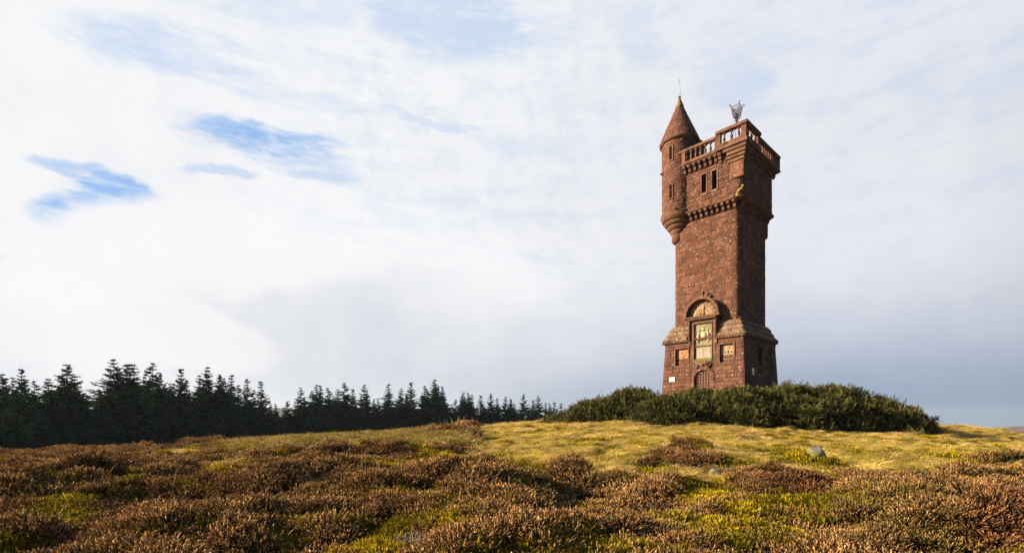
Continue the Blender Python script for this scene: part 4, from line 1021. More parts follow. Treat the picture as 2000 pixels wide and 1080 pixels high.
m = MB(); m.add([(-.60, YF + .02, 5.46), (.76, YF + .02, 5.46), (.74, yi, 5.64), (-.58, yi, 5.64), (-.55, YF + .05, 5.36), (.71, YF + .05, 5.36), (.71, yi, 5.36), (-.55, yi, 5.36)], [(0, 1, 2, 3), (4, 7, 6, 5), (0, 4, 5, 1), (1, 5, 6, 2), (3, 2, 6, 7), (0, 3, 7, 4)]); m.build('mossy_sill', M_green, aed)
# apron below the sill with two scrolled brackets
m = MB(); yb3 = fy(5.1)
m.box(-.45, .61, yb3 - .05, yb3 + .05, 5.02, 5.36)
for s_ in (-1, 1): m.tube([(.08 + s_ * .62, yb3 - .02, 5.30), (.08 + s_ * .60, yb3 - .06, 5.12), (.08 + s_ * .46, yb3 - .09, 4.98), (.08 + s_ * .30, yb3 - .09, 5.02), (.08 + s_ * .30, yb3 - .06, 5.18)], [.05, .07, .08, .06, .04], 7)
m.sphere((.08, yb3 - .08, 5.14), .12, 8, 6, (1, .5, .9)); m.build('scrolled_apron', M_trim, aed, True)
# hood: semicircular canopy over shell
HC = (.03, 8.58); m = MB(); n_ = 28; ro, ri = 1.27, 1.09; Ys, Yf2 = -2.42, -3.02
prof = [(ri, Ys), (ri, Yf2 + .02), (ri + .04, Yf2 - .03), (ro - .05, Yf2 - .03), (ro, Yf2 + .02), (ro, Yf2 + .10), (ro - .06, Yf2 + .14), (ro - .06, Ys)]
rings = [[(HC[0] - r_ * math.cos(math.pi * k / n_), y_, HC[1] + 1.05 * r_ * math.sin(math.pi * k / n_)) for r_, y_ in prof] for k in range(n_ + 1)]
m.loft(rings); m.build('arched_hood', M_trim, aed)
m = MB(); m.box(HC[0] - 1.30, HC[0] + 1.30, Yf2 - .06, Ys, 8.46, 8.60); m.build('hood_shelf', M_trim, aed, bevel=.02)
m = MB(); fan = [(HC[0], -2.60, 8.60)] + [(HC[0] - 1.12 * math.cos(math.pi * k / 24), -2.60, 8.60 + 1.15 * math.sin(math.pi * k / 24)) for k in range(25)]
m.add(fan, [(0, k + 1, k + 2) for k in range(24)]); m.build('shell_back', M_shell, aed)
m = MB()
for k in range(17):   # ribs of the shell, curling over at their ends
    a = math.pi * (k + .5) / 17; L = 1.0 if k % 2 else .90
    P0 = lambda f: (HC[0] - f * L * math.cos(a), -2.62 - .05 * math.sin(f * 3), 8.64 + f * L * math.sin(a) * 1.02)
    m.tube([P0(.12), P0(.45), P0(.75), P0(.97)], [.025, .04, .062, .05], 6)
    for s_ in (-1, 1):
        a2 = a + s_ * .09; m.sphere((HC[0] - L * .93 * math.cos(a2), -2.68, 8.64 + L * .93 * math.sin(a2)), .05, 6, 4)
        if k % 2: m.tube([(HC[0] - .5 * math.cos(a), -2.64, 8.64 + .5 * math.sin(a)), (HC[0] - .68 * math.cos(a2 + s_ * .03), -2.70, 8.64 + .68 * math.sin(a2 + s_ * .03))], [.02, .04], 5)
m.build('shell_ribs', M_pale, aed, True)
m = MB(); m.sphere((HC[0], -2.70, 9.20), .17, 10, 7, (.8, .5, 1.35)); m.tube([(HC[0], -2.68, 8.66), (HC[0], -2.70, 9.0)], [.10, .05], 7); m.build('shell_centre', M_orange, aed, True)
m = MB(); m.lathe(HC[0], -2.80, [(.16, 9.90), (.12, 9.98), (.06, 10.02), (.06, 10.08), (.13, 10.16), (.14, 10.24), (.08, 10.32), (.02, 10.36)], 12); m.build('hood_finial', M_trim, aed, True)
m = MB(); m.box(HC[0] - .34, HC[0] - .16, -2.56, -2.40, 9.92, 10.02); m.sphere((HC[0] + .42, -2.52, 9.96), .11, 8, 5); m.build('finial_scrolls', M_trim, aed)

# --- door with iron lattice
door = part('door'); dc = (DOOR[0] + DOOR[1]) / 2; dr = (DOOR[1] - DOOR[0]) / 2; zs_ = DOOR[3] - dr
m = MB(); vv = []
arc = [(dc - dr * math.cos(math.pi * k / 20), zs_ + dr * math.sin(math.pi * k / 20)) for k in range(21)]
yo = lambda z: fy(z) - .01
top = DOOR[3] + .02
for k in range(20):   # spandrels between the square recess and the arch, with soffit
    (xa, za), (xb, zb_) = arc[k], arc[k + 1]
    m.add([(xa, yo(za), za), (xb, yo(zb_), zb_), (xb, yo(top), top), (xa, yo(top), top), (xa, yo(za) + .45, za), (xb, yo(zb_) + .45, zb_)], [(0, 1, 2, 3), (0, 4, 5, 1)])
m.build('arch_soffit', M_trim, door)
for k in range(11):   # voussoirs
    a0, a1 = math.pi * k / 11 + .012, math.pi * (k + 1) / 11 - .012; m = MB()
    pf = [(dc - r_ * math.cos(a), zs_ + r_ * math.sin(a)) for r_, a in ((dr + .0, a0), (dr + .26, a0), (dr + .26, a1), (dr + .0, a1))]
    m.loft([[(x, yo(z) - .045, z) for x, z in pf], [(x, yo(z) + .06, z) for x, z in pf]]); m.build('stone', M_st, door, bevel=.01)
for s_ in (-1, 1):
    z = 2.2; i = 0
    while z < zs_ - .05:
        z2 = min(z + .36, zs_); wd = .22 if i % 2 else .30; xa = dc + s_ * dr; xb = xa + s_ * wd
        MB().box(min(xa, xb), max(xa, xb), fy((z + z2) / 2) - .05, fy((z + z2) / 2) + .06, z + .006, z2 - .006).build('stone', M_st, door, bevel=.01); z = z2; i += 1
MB().box(DOOR[0] - .01, DOOR[1] + .01, fy(3.5) + .24, fy(3.5) + .30, 2.0, DOOR[3] + .03).build('door_leaf', M_door, door)
yd = fy(3.6) + .17
for i in range(6):
    x = dc - dr + (i + .6) * (2 * dr) / 6.2; zt = zs_ + math.sqrt(max(dr ** 2 - (x - dc) ** 2, .01))
    MB().box(x - .02, x + .02, yd - .03, yd + .03, 2.1, zt).build('bar', M_bars, door)
for j in range(12):
    z = 2.35 + j * .205
    if z > 4.70: break
    hw = dr if z < zs_ else math.sqrt(max(dr ** 2 - (z - zs_) ** 2, .01)); MB().box(dc - hw, dc + hw, yd - .055, yd - .02, z - .018, z + .018).build('bar', M_bars, door)

# --- side window
sw = part('side_window'); rect_frame(sw, SW[0], SW[1], SW[2], SW[3], .14, .05, 'surround', 1)
MB().box(2.42, 2.50, SW[0] - .02, SW[1] + .02, SW[2] - .02, SW[3] + .02).build('dark_sheet', M_dark, sw)  # near-black sheet painting the dark inside of the window
m = MB(); m.tube([(hb(5) + .04, SW[0] - .1, 5.02), (hb(5) + .10, SW[0] + .36, 4.86), (hb(5) + .04, SW[1] + .1, 5.02)], [.03, .07, .03], 7); m.box(hb(5) - .02, hb(5) + .12, SW[0] - .2, SW[1] + .2, 4.96, 5.04); m.build('sill', M_trim, sw, bevel=.01)
m = MB(); m.box(hb(4.5) - .02, hb(4.5) + .09, 1.75, 2.02, 2.2, 6.62); m.build('buttress_strip', M_trim, base, bevel=.015)

# --- skirt roof of lichened stone slabs in three courses
roof = part('skirt_roof')
rings_ = [(2.99, 6.90, 7.02), (2.86, 7.02, 7.30), (2.71, 7.34, 7.62), (2.56, 7.66, 7.95)]
def skirt_course(h0, h1, za, zb_, seed, thick=.05):
    q = random.Random(seed)
    for k in range(4):
        a0 = -1.0; x = -h0
        while x < h0 - 1e-6:
            wd = q.uniform(.45, .85)
            if h0 - (x + wd) < .3: wd = h0 - x
            x1 = x + wd; xx0, xx1 = x, x1; x = x1
            if k == 0:
                if xx0 < 1.11 and xx1 > -.95:
                    if xx0 < -.95: xx1 = min(xx1, -.95)
                    elif xx1 > 1.11: xx0 = max(xx0, 1.11)
                    else: continue
                    if xx1 - xx0 < .12: continue
            lo = -h0 + .001; jit = q.uniform(-.012, .02)
            def top_(v): return max(-h1, min(h1, v * (h1 / h0) if abs(abs(v) - h0) < 1e-3 else v))
            g_ = .006
            ins = [(xx0 + g_, -h0 - jit, za), (xx1 - g_, -h0 - jit, za), (top_(xx1) - g_, -h1 - jit * .3, zb_), (top_(xx0) + g_, -h1 - jit * .3, zb_)]
            up_ = [(a, b_ - thick * .6, c_ + thick) for a, b_, c_ in ins[:2]] + [(a, b_ - thick * .3, c_ + thick * .8) for a, b_, c_ in ins[2:]]
            m = MB(); m.loft([ins, up_])
            for _ in range(k): m.v = [(-v[1], v[0], v[2]) for v in m.v]
            m.build('slab', M_slate, roof, bevel=.012)
skirt_course(2.97, 2.74, 6.98, 7.34, 1, .085); skirt_course(2.77, 2.58, 7.38, 7.72, 2, .075); skirt_course(2.61, 2.43, 7.76, 8.06, 3, .07)
m = MB(); m.loft([[(-2.9, -2.9, 6.95), (2.9, -2.9, 6.95), (2.9, 2.9, 6.95), (-2.9, 2.9, 6.95)], [(-2.4, -2.4, 8.06), (2.4, -2.4, 8.06), (2.4, 2.4, 8.06), (-2.4, 2.4, 8.06)]]); m.build('bedding', M_core, roof)
for a, b_ in (((-2.97, -2.93, 6.93), (-.90, -2.93, 6.93)), ((1.06, -2.93, 6.93), (2.95, -2.93, 6.93)), ((2.93, -2.9, 6.93), (2.93, 2.97, 6.93)), ((2.9, 2.93, 6.93), (-2.9, 2.93, 6.93)), ((-2.93, 2.9, 6.93), (-2.93, -2.9, 6.93))): rope(roof, [a, b_], .095, .17)
for k, z in enumerate((7.55, 7.85, 8.12)):
    m = MB(); h = 2.74 - .12 * k; m.sphere((h - .02, -h + .02, z), .10, 8, 5, (1, 1, .8)); m.build('hip_stone', M_slate, roof)
# --- shaft
shaft = part('shaft'); SH = lambda z: 2.42
def rounded_core(m, h, r, z0, z1):
    n = 6; P_ = []
    for k in range(4):
        for i in range(n + 1):
            th = math.pi / 2 * i / n; p = (h - r + r * math.sin(th), -h + r - r * math.cos(th))
            for _ in range(k): p = (-p[1], p[0])
            P_.append(p)
    m.loft([[(x, y, z) for x, y in P_] for z in (z0, z1)])
m = MB(); rounded_core(m, 2.42, .48, 7.9, 15.95); m.build('wall', M_core, shaft)
st = lay(8.06, 15.72, SH, .48, .13, .235, .24, .62, 7, open_front=[(-1.10, 1.20, 8.0, 8.62), (-.95, 1.05, 8.6, 9.3), (-.6, .7, 9.3, 9.62)], dep=.030, gap=.009)
front = sorted([s for s in st if s[1] == 0], key=lambda s: -s[3])[:110]; ids = {id(s) for s in front}
as_objects(front, shaft); as_mass([s for s in st if id(s) not in ids], shaft, 'masonry', M_ma)

# --- corbel tables
def corbel(parent, k, s, h, z, wd=.17, dep=.30, hh=.36, two=True):
    """a two-lobed corbel on face k at position s"""
    m = MB(); n_ = 5
    def lobe(y0, y1, za, zb_, w2):
        pf = [(y0, zb_), (y1, zb_), (y1, zb_ - (zb_ - za) * .35)] + [(y1 - (y1 - y0) * (1 - math.cos(a)), zb_ - (zb_ - za) * (.35 + .65 * math.sin(a))) for a in [math.pi / 2 * q / n_ for q in range(1, n_ + 1)]]
        m.loft([[(s - w2 / 2, -y, zz) for y, zz in pf], [(s + w2 / 2, -y, zz) for y, zz in pf]])
    lobe(h, h + dep, z - hh * .5, z, wd)
    if two: lobe(h, h + dep * .52, z - hh, z - hh * .5 + .01, wd * .94)
    for _ in range(k): m.v = [(-v[1], v[0], v[2]) for v in m.v]
    return m
CORB_CACHE = {}
def corbel_obj(parent, k, s, h, z, **kw):
    key = (round(h, 3), round(z, 3), tuple(sorted(kw.items())))
    if key not in CORB_CACHE:
        CORB_CACHE[key] = corbel(None, 0, 0.0, h, z, **kw).mesh('corbel', M_trim)
    o = bpy.data.objects.new('corbel', CORB_CACHE[key]); link(o, parent)
    a = k * math.pi / 2; o.rotation_euler = (0, 0, a); o.location = (s * math.cos(a), s * math.sin(a), 0)
tbl = part('corbel_table')
for k in range(4):
    lo = -.95 if k == 0 else -2.15
    n = int((2.15 - lo) / .365)
    for i in range(n + 1):
        corbel_obj(tbl, k, lo + (2.15 - lo) * i / n, 2.42, 16.08, dep=.42, hh=.50, wd=.18)
for k in range(4):   # rounded corners: corbels fanned
    for th in (22, 68):
        c_ = 2.42 - .48; a = R(th) + k * math.pi / 2; ca, sa = math.cos(-math.pi / 2 + R(th)), math.sin(-math.pi / 2 + R(th))
        if k == 3: continue
        o = bpy.data.objects.new('corbel', corbel(None, 0, 0, .48, 16.08, dep=.41, hh=.50).mesh('corbel', M_trim)); link(o, tbl)
        px_, py_ = c_, -c_
        for _ in range(k): px_, py_ = -py_, px_
        o.location = (px_, py_, 0); o.rotation_euler = (0, 0, R(th) + k * math.pi / 2)
strg = MB()
def rounded_band(m, h, r, z0, z1, prof):
    n = 6; rings = []
    for off, z in prof:
        P_ = []
        for k in range(4):
            for i in range(n + 1):
                th = math.pi / 2 * i / n; rr_ = max(r + off, .01); p = (h - r + rr_ * math.sin(th), -h + r - rr_ * math.cos(th))
                for _ in range(k): p = (-p[1], p[0])
                P_.append((p[0], p[1], z))
        rings.append(P_)
    m.loft(rings)
rounded_band(strg, 2.78, .50, 0, 0, [(-.02, 16.06), (.03, 16.08), (.12, 16.14), (.13, 16.20), (.05, 16.25), (-.02, 16.27)]); strg.build('string_course', M_trim, tbl)

# --- upper stage
upper = part('upper_stage'); UP = lambda z: 2.76; SL = [(-.05, .27, 17.20, 18.48), (.70, 1.02, 17.20, 18.48)]
m = MB()
wall(m, 0, UP, -2.26, 2.26, 16.2, 19.62, [s + (.5,) for s in SL])
n = 6; r_ = .50
for k in range(4):
    P_ = []
    for i in range(n + 1):
        th = math.pi / 2 * i / n; p = (2.76 - r_ + r_ * math.sin(th), -2.76 + r_ - r_ * math.cos(th))
        for _ in range(k): p = (-p[1], p[0])
        P_.append(p)
    for p, q_ in zip(P_[:-1], P_[1:]): m.add([(p[0], p[1], 16.2), (q_[0], q_[1], 16.2), (q_[0], q_[1], 19.62), (p[0], p[1], 19.62)], [(0, 1, 2, 3)])
    if k:
        a, b_ = (-2.26, -2.76), (2.26, -2.76)
        for _ in range(k): a = (-a[1], a[0]); b_ = (-b_[1], b_[0])
        m.add([(*a, 16.2), (*b_, 16.2), (*b_, 19.62), (*a, 19.62)], [(0, 1, 2, 3)])
m.build('wall', M_core, upper)
st = lay(16.27, 19.05, UP, .50, .14, .24, .24, .62, 9, open_front=[(a - .13, b_ + .13, c_ - .12, d_ + .12) for a, b_, c_, d_ in SL], dep=.040)
st = [s for s in st if not (s[2] > 17.38 and s[0].translation.x > 1.9 and s[0].translation.y < -1.9)]
as_mass(st, upper, 'masonry', M_ma)
for s in SL:
    wn = part('slit_window', upper); rect_frame(wn, *s, .11, .045, 'surround', yoff=-2.76)
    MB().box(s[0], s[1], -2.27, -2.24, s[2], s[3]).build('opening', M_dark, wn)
    m = MB(); m.add([(s[0] - .05, -2.84, 17.08), (s[1] + .05, -2.84, 17.08), (s[1], -2.60, 17.30), (s[0], -2.60, 17.30)], [(0, 1, 2, 3)]); m.box(s[0] - .05, s[1] + .05, -2.84, -2.70, 17.02, 17.085); m.build('lichened_sill', M_yellow_lichen, wn)
# --- near corner: square block on a chamfer growing through stepped courses
cor = part('corner_bartizan')
m = MB(); m.box(1.93, 2.86, -2.86, -1.93, 17.44, 18.52); m.build('corner_block', M_st, cor, bevel=.06)
for i, (o_, x0, za, zb_) in enumerate(((2.94, 1.80, 18.52, 18.72), (3.00, 1.66, 18.76, 18.94), (3.07, 1.80, 18.98, 19.20), (3.12, 1.55, 19.24, 19.46))):
    m = MB(); m.box(x0, o_, -o_, -x0, za, zb_); m.build('stepped_course', M_trim, cor, bevel=.05)
m = MB(); m.box(1.9, 2.86, -2.86, -1.9, 18.5, 19.5); m.build('inner_block', M_core, cor)
for k, ss in ((0, (1.30, 1.48)), (1, (-1.30, -1.48))):
    for s in ss[:1]:
        for j in range(3):
            m = MB(); dd = .12 + .09 * j; m.box(s - .12, s + .12, -2.76 - dd, -2.70, 18.78 + .22 * j, 18.97 + .22 * j)
            for _ in range(k): m.v = [(-v[1], v[0], v[2]) for v in m.v]
            m.build('corner_lug', M_trim, cor, bevel=.03)
# --- cornice and upper corbels
top_ = part('parapet')
for k in range(4):
    lo, hi = (-1.25, 1.02) if k == 0 else ((-.98, 2.45) if k == 1 else ((-2.45, 2.45) if k == 2 else (-2.45, -.6)))
    if k == 3: lo, hi = -2.45, .3
    n = max(1, int(round((hi - lo) / .38)))
    for i in range(n + 1): corbel_obj(top_, k, lo + (hi - lo) * i / n, 2.76, 19.42, dep=.36, hh=.54, wd=.19)
m = MB()
for z0, z1, o_ in ((19.42, 19.50, 3.04), (19.50, 19.60, 3.12)):
    m.box(-3.0, o_, -o_, o_, z0, z1) if False else m.loft([[(-o_, -o_, z0), (o_, -o_, z0), (o_, o_, z0), (-o_, o_, z0)], [(-o_, -o_, z1), (o_, -o_, z1), (o_, o_, z1), (-o_, o_, z1)]])
m.build('cornice', M_trim, top_, bevel=.02)
m = MB(); m.box(1.17, 3.20, -3.20, -.88, 19.50, 19.74); m.build('corner_cornice', M_trim, top_, bevel=.025)
m = MB(); m.box(-2.9, 2.9, -2.9, 2.9, 19.60, 19.66); m.build('roof_deck', M_slate, top_)
# balusters
bm = MB(); bm.box(-.075, .075, -.075, .075, 0, .07); bm.lathe(0, 0, [(.045, .07), (.05, .10), (.085, .22), (.09, .28), (.05, .44), (.04, .54), (.06, .58), (.045, .62)], 10); bm.box(-.085, .085, -.085, .085, .60, .70)
bme = bm.mesh('baluster', M_trim)
def baluster(k, s, h, z, sc_=1.0):
    p = (s, -h)
    for _ in range(k): p = (-p[1], p[0])
    o = bpy.data.objects.new('baluster', bme); link(o, top_); o.location = (p[0], p[1], z); o.rotation_euler = (0, 0, k * math.pi / 2); o.scale = (1.05, 1.05, sc_)
def rotk(m, k):
    for _ in range(k): m.v = [(-v[1], v[0], v[2]) for v in m.v]
    return m
LOW = {0: (-1.25, 1.20), 1: (-.90, 2.85), 2: (-2.85, 2.85), 3: (-2.85, .4)}
for k, (lo, hi) in LOW.items():
    h = 2.97
    rotk(MB().box(lo, hi, -h - .13, -h + .13, 19.60, 19.72), k).build('plinth', M_trim, top_, bevel=.01)
    rotk(MB().box(lo - (.35 if k == 0 else .0), hi + (.14 if k in (1, 2) else 0), -h - .18, -h + .16, 20.42, 20.60), k).build('coping', M_trim, top_, bevel=.02)
    n = int((hi - lo) / .345)
    if k == 1:   # this side is closed by small arched openings between its balusters
        pass
    for i in range(n): baluster(k, lo + (hi - lo) * (i + .5) / n, h, 19.72)
    for s in ((lo, hi) if k in (0,) else (hi,)):
        rotk(MB().box(s - .13, s + .13, -h - .14, -h + .13, 19.60, 20.42), k).build('pier', M_st, top_, bevel=.015)
for k, (lo, hi) in {0: (1.40, 2.84), 1: (-2.84, -1.10)}.items():
    h = 3.0
    rotk(MB().box(lo - .22, hi if k == 0 else hi + .2, -h - .14, -h + .12, 19.74, 19.92), k).build('plinth', M_trim, top_, bevel=.012)
    n = 3
    for i in range(n): baluster(k, lo + (hi - lo) * (i + .5) / n, h, 19.92, 1.02)
m = MB(); m.box(2.78, 3.12, -3.12, -2.78, 19.76, 20.62); m.build('pier', M_st, top_, bevel=.02)
m = MB(); m.box(1.15, 1.42, -3.12, -2.86, 19.76, 20.62); m.build('pier', M_st, top_, bevel=.02)
m = MB(); m.box(2.86, 3.12, -1.12, -.86, 19.76, 20.62); m.build('pier', M_st, top_, bevel=.02)
m = MB(); m.box(1.10, 3.22, -3.22, -2.84, 20.62, 20.84); m.build('coping', M_trim, top_, bevel=.03)
m = MB(); m.box(2.86, 3.22, -2.84, -.80, 20.62, 20.84); m.build('coping', M_trim, top_, bevel=.03)

# --- corner turret
tur = part('turret'); tcx, tcy, tr_ = -2.15, -2.0, 1.24
m = MB(); m.lathe(tcx, tcy, [(tr_, 16.3), (tr_, 21.7)], 48, False); m.build('wall', M_core, tur)
slits = [(20.22, 21.16), (17.42, 18.36)]
st = lay(16.42, 21.62, None, 0, .16, .26, .26, .50, 21, circ=(tcx, tcy, tr_), dep=.03, openc=[(262, 278, a - .12, b_ + .12) for a, b_ in slits])
st = [s for s in st if not (s[0].translation.x > -2.3 and s[0].translation.y > -2.3 and s[2] < 19.3)]
fr_ = sorted([s for s in st if s[0].translation.y < -2.2], key=lambda s: -s[3])[:60]; ids = {id(s) for s in fr_}
as_objects(fr_, tur); as_mass([s for s in st if id(s) not in ids], tur, 'masonry', M_ma)
for a, b_ in slits:
    wn = part('slit_window', tur); y0 = tcy - tr_
    m = MB()
    for q_ in ((-.20, -.10, a - .12, b_ + .12), (.10, .20, a - .12, b_ + .12), (-.10, .10, b_, b_ + .12), (-.10, .10, a - .12, a)): m.box(tcx + q_[0], tcx + q_[1], y0 - .045, y0 + .08, q_[2], q_[3])
    m.build('surround', M_trim, wn, bevel=.01)
    MB().box(tcx - .10, tcx + .10, y0 - .012, y0 + .02, a, b_).build('opening', plain('slit_darkness', (.012, .009, .008), .95), wn)  # flush near-black box paints the slit's inner darkness
rings_t = [(1.10, 1.24, 1.32, 16.40, 15.92), (1.0, 1.02, 1.10, 15.92, 15.62), (.8, .80, .90, 15.62, 15.32), (.6, .58, .68, 15.32, 15.00)]
m = MB(); m.lathe(tcx, tcy, [(1.24, 16.46), (1.33, 16.43), (1.36, 16.38), (1.30, 16.33)], 48); m.build('ledge', M_trim, tur, True)
for i, (_, rb, rt_, zt, zb_) in enumerate(rings_t):
    m = MB(); dz_ = zt - zb_; m.lathe(tcx, tcy, [(rt_ * .97, zt), (rt_, zt - .04), (rt_ - .01, zt - dz_ * .45), (rb * .97, zb_ + .06), (rb * .88, zb_)][::-1], 40); m.build('corbel_ring', M_trim, tur, True)
m = MB(); m.lathe(tcx - .04, tcy - .12, [(.30, 14.35), (.42, 14.45), (.46, 14.60), (.46, 15.02)], 20); m.build('corbel_foot', M_st, tur, True)
m = MB(); m.lathe(tcx, tcy, [(1.24, 21.60), (1.36, 21.66), (1.44, 21.74), (1.44, 21.80), (1.38, 21.84)], 48); m.build('eaves_ring', M_trim, tur, True)
cone = part('conical_roof', tur)
nc = 11; z0, z1 = 21.80, 24.45
for j in range(nc):
    f0, f1 = j / nc, (j + 1) / nc; ra, rb = 1.42 * (1 - f0 * .80), 1.42 * (1 - f1 * .80); za, zb_ = z0 + (z1 - z0) * f0, z0 + (z1 - z0) * f1
    cnt = max(8, int(2 * math.pi * ra / .42)); off = rnd.random()
    m = MB()
    for i in range(cnt):
        a0, a1 = 2 * math.pi * (i + off) / cnt + .012, 2 * math.pi * (i + 1 + off) / cnt - .012; tn = rnd.random(); j_ = rnd.uniform(0, .022)
        am = (a0 + a1) / 2
        V8 = []
        for z_, r_ in ((za + .006, ra + .012 + j_), (zb_ - .004, rb + .012 + j_)):
            for a in (a0, am, a1): V8.append((tcx + r_ * math.cos(a), tcy + r_ * math.sin(a), z_))
        for z_, r_ in ((za + .006, ra - .05), (zb_ - .004, rb - .05)):
            for a in (a0, am, a1): V8.append((tcx + r_ * math.cos(a), tcy + r_ * math.sin(a), z_))
        m.add(V8, [(0, 1, 4, 3), (1, 2, 5, 4), (6, 9, 10, 7), (7, 10, 11, 8), (0, 6, 7, 1), (1, 7, 8, 2), (3, 4, 10, 9), (4, 5, 11, 10), (0, 3, 9, 6), (2, 8, 11, 5)], tn)
    o = m.build('stone_course', M_ma, cone); o['kind'] = 'stuff'
m = MB(); m.lathe(tcx, tcy, [(1.38, 21.78), (.26, 24.46)], 32); m.build('core', M_core, cone)
m = MB(); m.lathe(tcx, tcy, [(.33, 24.43), (.31, 24.60), (.245, 24.74), (.24, 24.76), (.07, 25.20), (.06, 25.24)], 20); m.build('mossy_cap', stone_mat('mossy_cap_stone', 'object', ((.24, .20, .07), (.28, .22, .08), (.22, .17, .09)), 1.0, moss=1.2), cone, True)
m = MB(); m.lathe(tcx, tcy, [(.07, 25.22), (.11, 25.26), (.10, 25.33), (.04, 25.38)], 12); m.build('knob', M_green, cone, True)
m = MB(); m.tube([(tcx + .08, tcy + .02, 25.0), (tcx + .05, tcy, 25.9), (tcx - .02, tcy - .02, 26.72)], [.016, .013, .008], 5); m.tube([(tcx - .03, tcy - .02, 26.45), (tcx + .02, tcy - .02, 26.45)], .02, 5); m.build('lightning_rod', M_rod, tur)
# stair-head pier beside the turret
m = MB(); m.box(-1.12, -.62, -1.75, -1.1, 19.62, 21.62); m.build('stair_head', M_st, tur, bevel=.02)
# small corbelled turn on the far right corner of the shaft
m = MB(); m.lathe(2.05, 2.05, [(.36, 14.55), (.50, 14.62), (.52, 14.8), (.52, 15.9)], 20); m.build('rear_corbel_foot', M_ma, shaft, True)

# --- iron beacon basket on the roof corner
bx, by, bz = 1.95, -1.75, 19.66
MT = Matrix.Translation(TX) @ Matrix.Rotation(TA, 4, 'Z')
bw = MT @ Vector((bx, by, bz)); beacon = empty('beacon_basket', bw, TA)
tag(beacon, 'rusty iron beacon basket on legs above the near corner of the tower parapet', 'beacon')
zb0 = 2.36
m = MB()
for sx_, sy_ in ((1, 1), (1, -1), (-1, 1), (-1, -1)): MB().tube([(sx_ * .34, sy_ * .34, 0), (sx_ * .05, sy_ * .05, zb0 - .28), (sx_ * .03, sy_ * .03, zb0 - .1)], .017, 6).build('leg', M_iron, beacon)
m = MB(); m.lathe(0, 0, [(.06, zb0 - .30), (.09, zb0 - .25), (.09, zb0 - .15), (.05, zb0 - .10)], 8)
for sx_, sy_ in ((1, 0), (-1, 0), (0, 1), (0, -1)): m.tube([(0, 0, zb0 - .14), (sx_ * .14, sy_ * .14, zb0 - .15), (sx_ * .20, sy_ * .20, zb0 - .10)], .016, 5)
m.build('collar', M_iron, beacon)
for sx_, sy_ in ((1, 1), (1, -1), (-1, 1), (-1, -1)):
    MB().tube([(0, 0, zb0 - .12), (sx_ * .15, sy_ * .15, zb0), (sx_ * .20, sy_ * .20, zb0 + .25), (sx_ * .27, sy_ * .27, zb0 + .78), (sx_ * .30, sy_ * .30, zb0 + .87), (sx_ * .34, sy_ * .34, zb0 + .89), (sx_ * .37, sy_ * .37, zb0 + .84), (sx_ * .36, sy_ * .36, zb0 + .80)], .022, 6).build('corner_bar', M_iron, beacon)
for i in range(7):
    f = i / 6; a = .18 + .09 * f; z = zb0 + .06 + .70 * f; m = MB()
    m.tube([(-a, -a, z), (a, -a, z)], .018, 5); m.tube([(a, -a, z), (a, a, z)], .018, 5); m.tube([(a, a, z), (-a, a, z)], .018, 5); m.tube([(-a, a, z), (-a, -a, z)], .018, 5); m.build('hoop', M_iron, beacon)
m = MB(); m.lathe(0, 0, [(.05, zb0), (.12, zb0 + .05), (.14, zb0 + .26), (.12, zb0 + .28)], 10); m.build('fire_pot', M_iron, beacon)

# --- small things fixed to or growing on the tower
def world_thing(name, o_, label, cat):
    o_.parent = None; o_.matrix_world = MT @ o_.matrix_basis; return tag(o_, label, cat)
def local_empty(name, x, y, z, rz=0): return empty(name, MT @ Vector((x, y, z)), TA + rz)
nt = local_empty('notice_plate', -2.185, fy(4.26) - .075, 4.26); tag(nt, 'small white notice plate fixed low on the left of the lit tower face', 'sign')
MB().box(-.225, .225, 0, .02, -.16, .16).build('plate', M_white, nt)
m = MB(); m.box(-.10, -.02, -.004, 0, -.06, .02); m.add([(.02, -.004, -.02), (.12, -.004, .03), (.12, -.004, .06), (.02, -.004, .01)], [(0, 1, 2, 3)]); m.build('yellow_mark', M_yel, nt)
m = MB()
for i, w_ in enumerate((.34, .30, .26)): m.box(-.17, -.17 + w_, -.003, 0, .125 - .035 * i, .137 - .035 * i)
m.build('text_lines', plain('grey_print', (.45, .44, .42), .6), nt)
ys = local_empty('warning_sign', hb(4.58) + .075, -1.68, 4.58, math.pi / 2); tag(ys, 'small yellow and white sign on the shaded side wall of the tower', 'sign')
MB().box(-.17, .17, 0, .02, -.22, .22).build('plate', M_white, ys)
MB().box(-.14, .14, -.004, 0, -.19, .06).build('yellow_field', M_yel, ys)
m = MB(); m.add([(-.07, -.007, -.13), (.07, -.007, -.13), (0, -.007, -.01)], [(0, 1, 2)]); m.build('symbol', M_blk, ys)
def moss_tuft(x, y, z, r, n, col, label, sc=(1, 1, .8)):
    q = random.Random(int(x * 100)); o_ = local_empty('moss_tuft', x, y, z); m = MB()
    for i in range(n):
        a = q.random() * 6.28; d = r * math.sqrt(q.random()); rr_ = r * q.uniform(.25, .5)
        c_ = Vector((d * math.cos(a) * sc[0], d * math.sin(a) * sc[1], q.uniform(0, r) * sc[2]))
        m.sphere(tuple(c_), rr_, 6, 4)
        for _ in range(5):
            dv = Vector((q.gauss(0, 1), q.gauss(0, 1), abs(q.gauss(0, 1)))).normalized(); e = Vector((q.gauss(0, 1), q.gauss(0, 1), q.gauss(0, 1))).normalized() * rr_ * .25
            m.add([tuple(c_ - e), tuple(c_ + e), tuple(c_ + dv * rr_ * 1.8)], [(0, 1, 2)])
    m.build('cushion', col, o_); return tag(o_, label, 'moss')
moss_tuft(-1.75, -3.28, 16.46, .16, 8, M_green, 'dark green moss tuft on the ledge at the foot of the turret')
o_ = local_empty('lichen_streak', 2.64, -2.70, 16.27); m = MB(); q = random.Random(3)
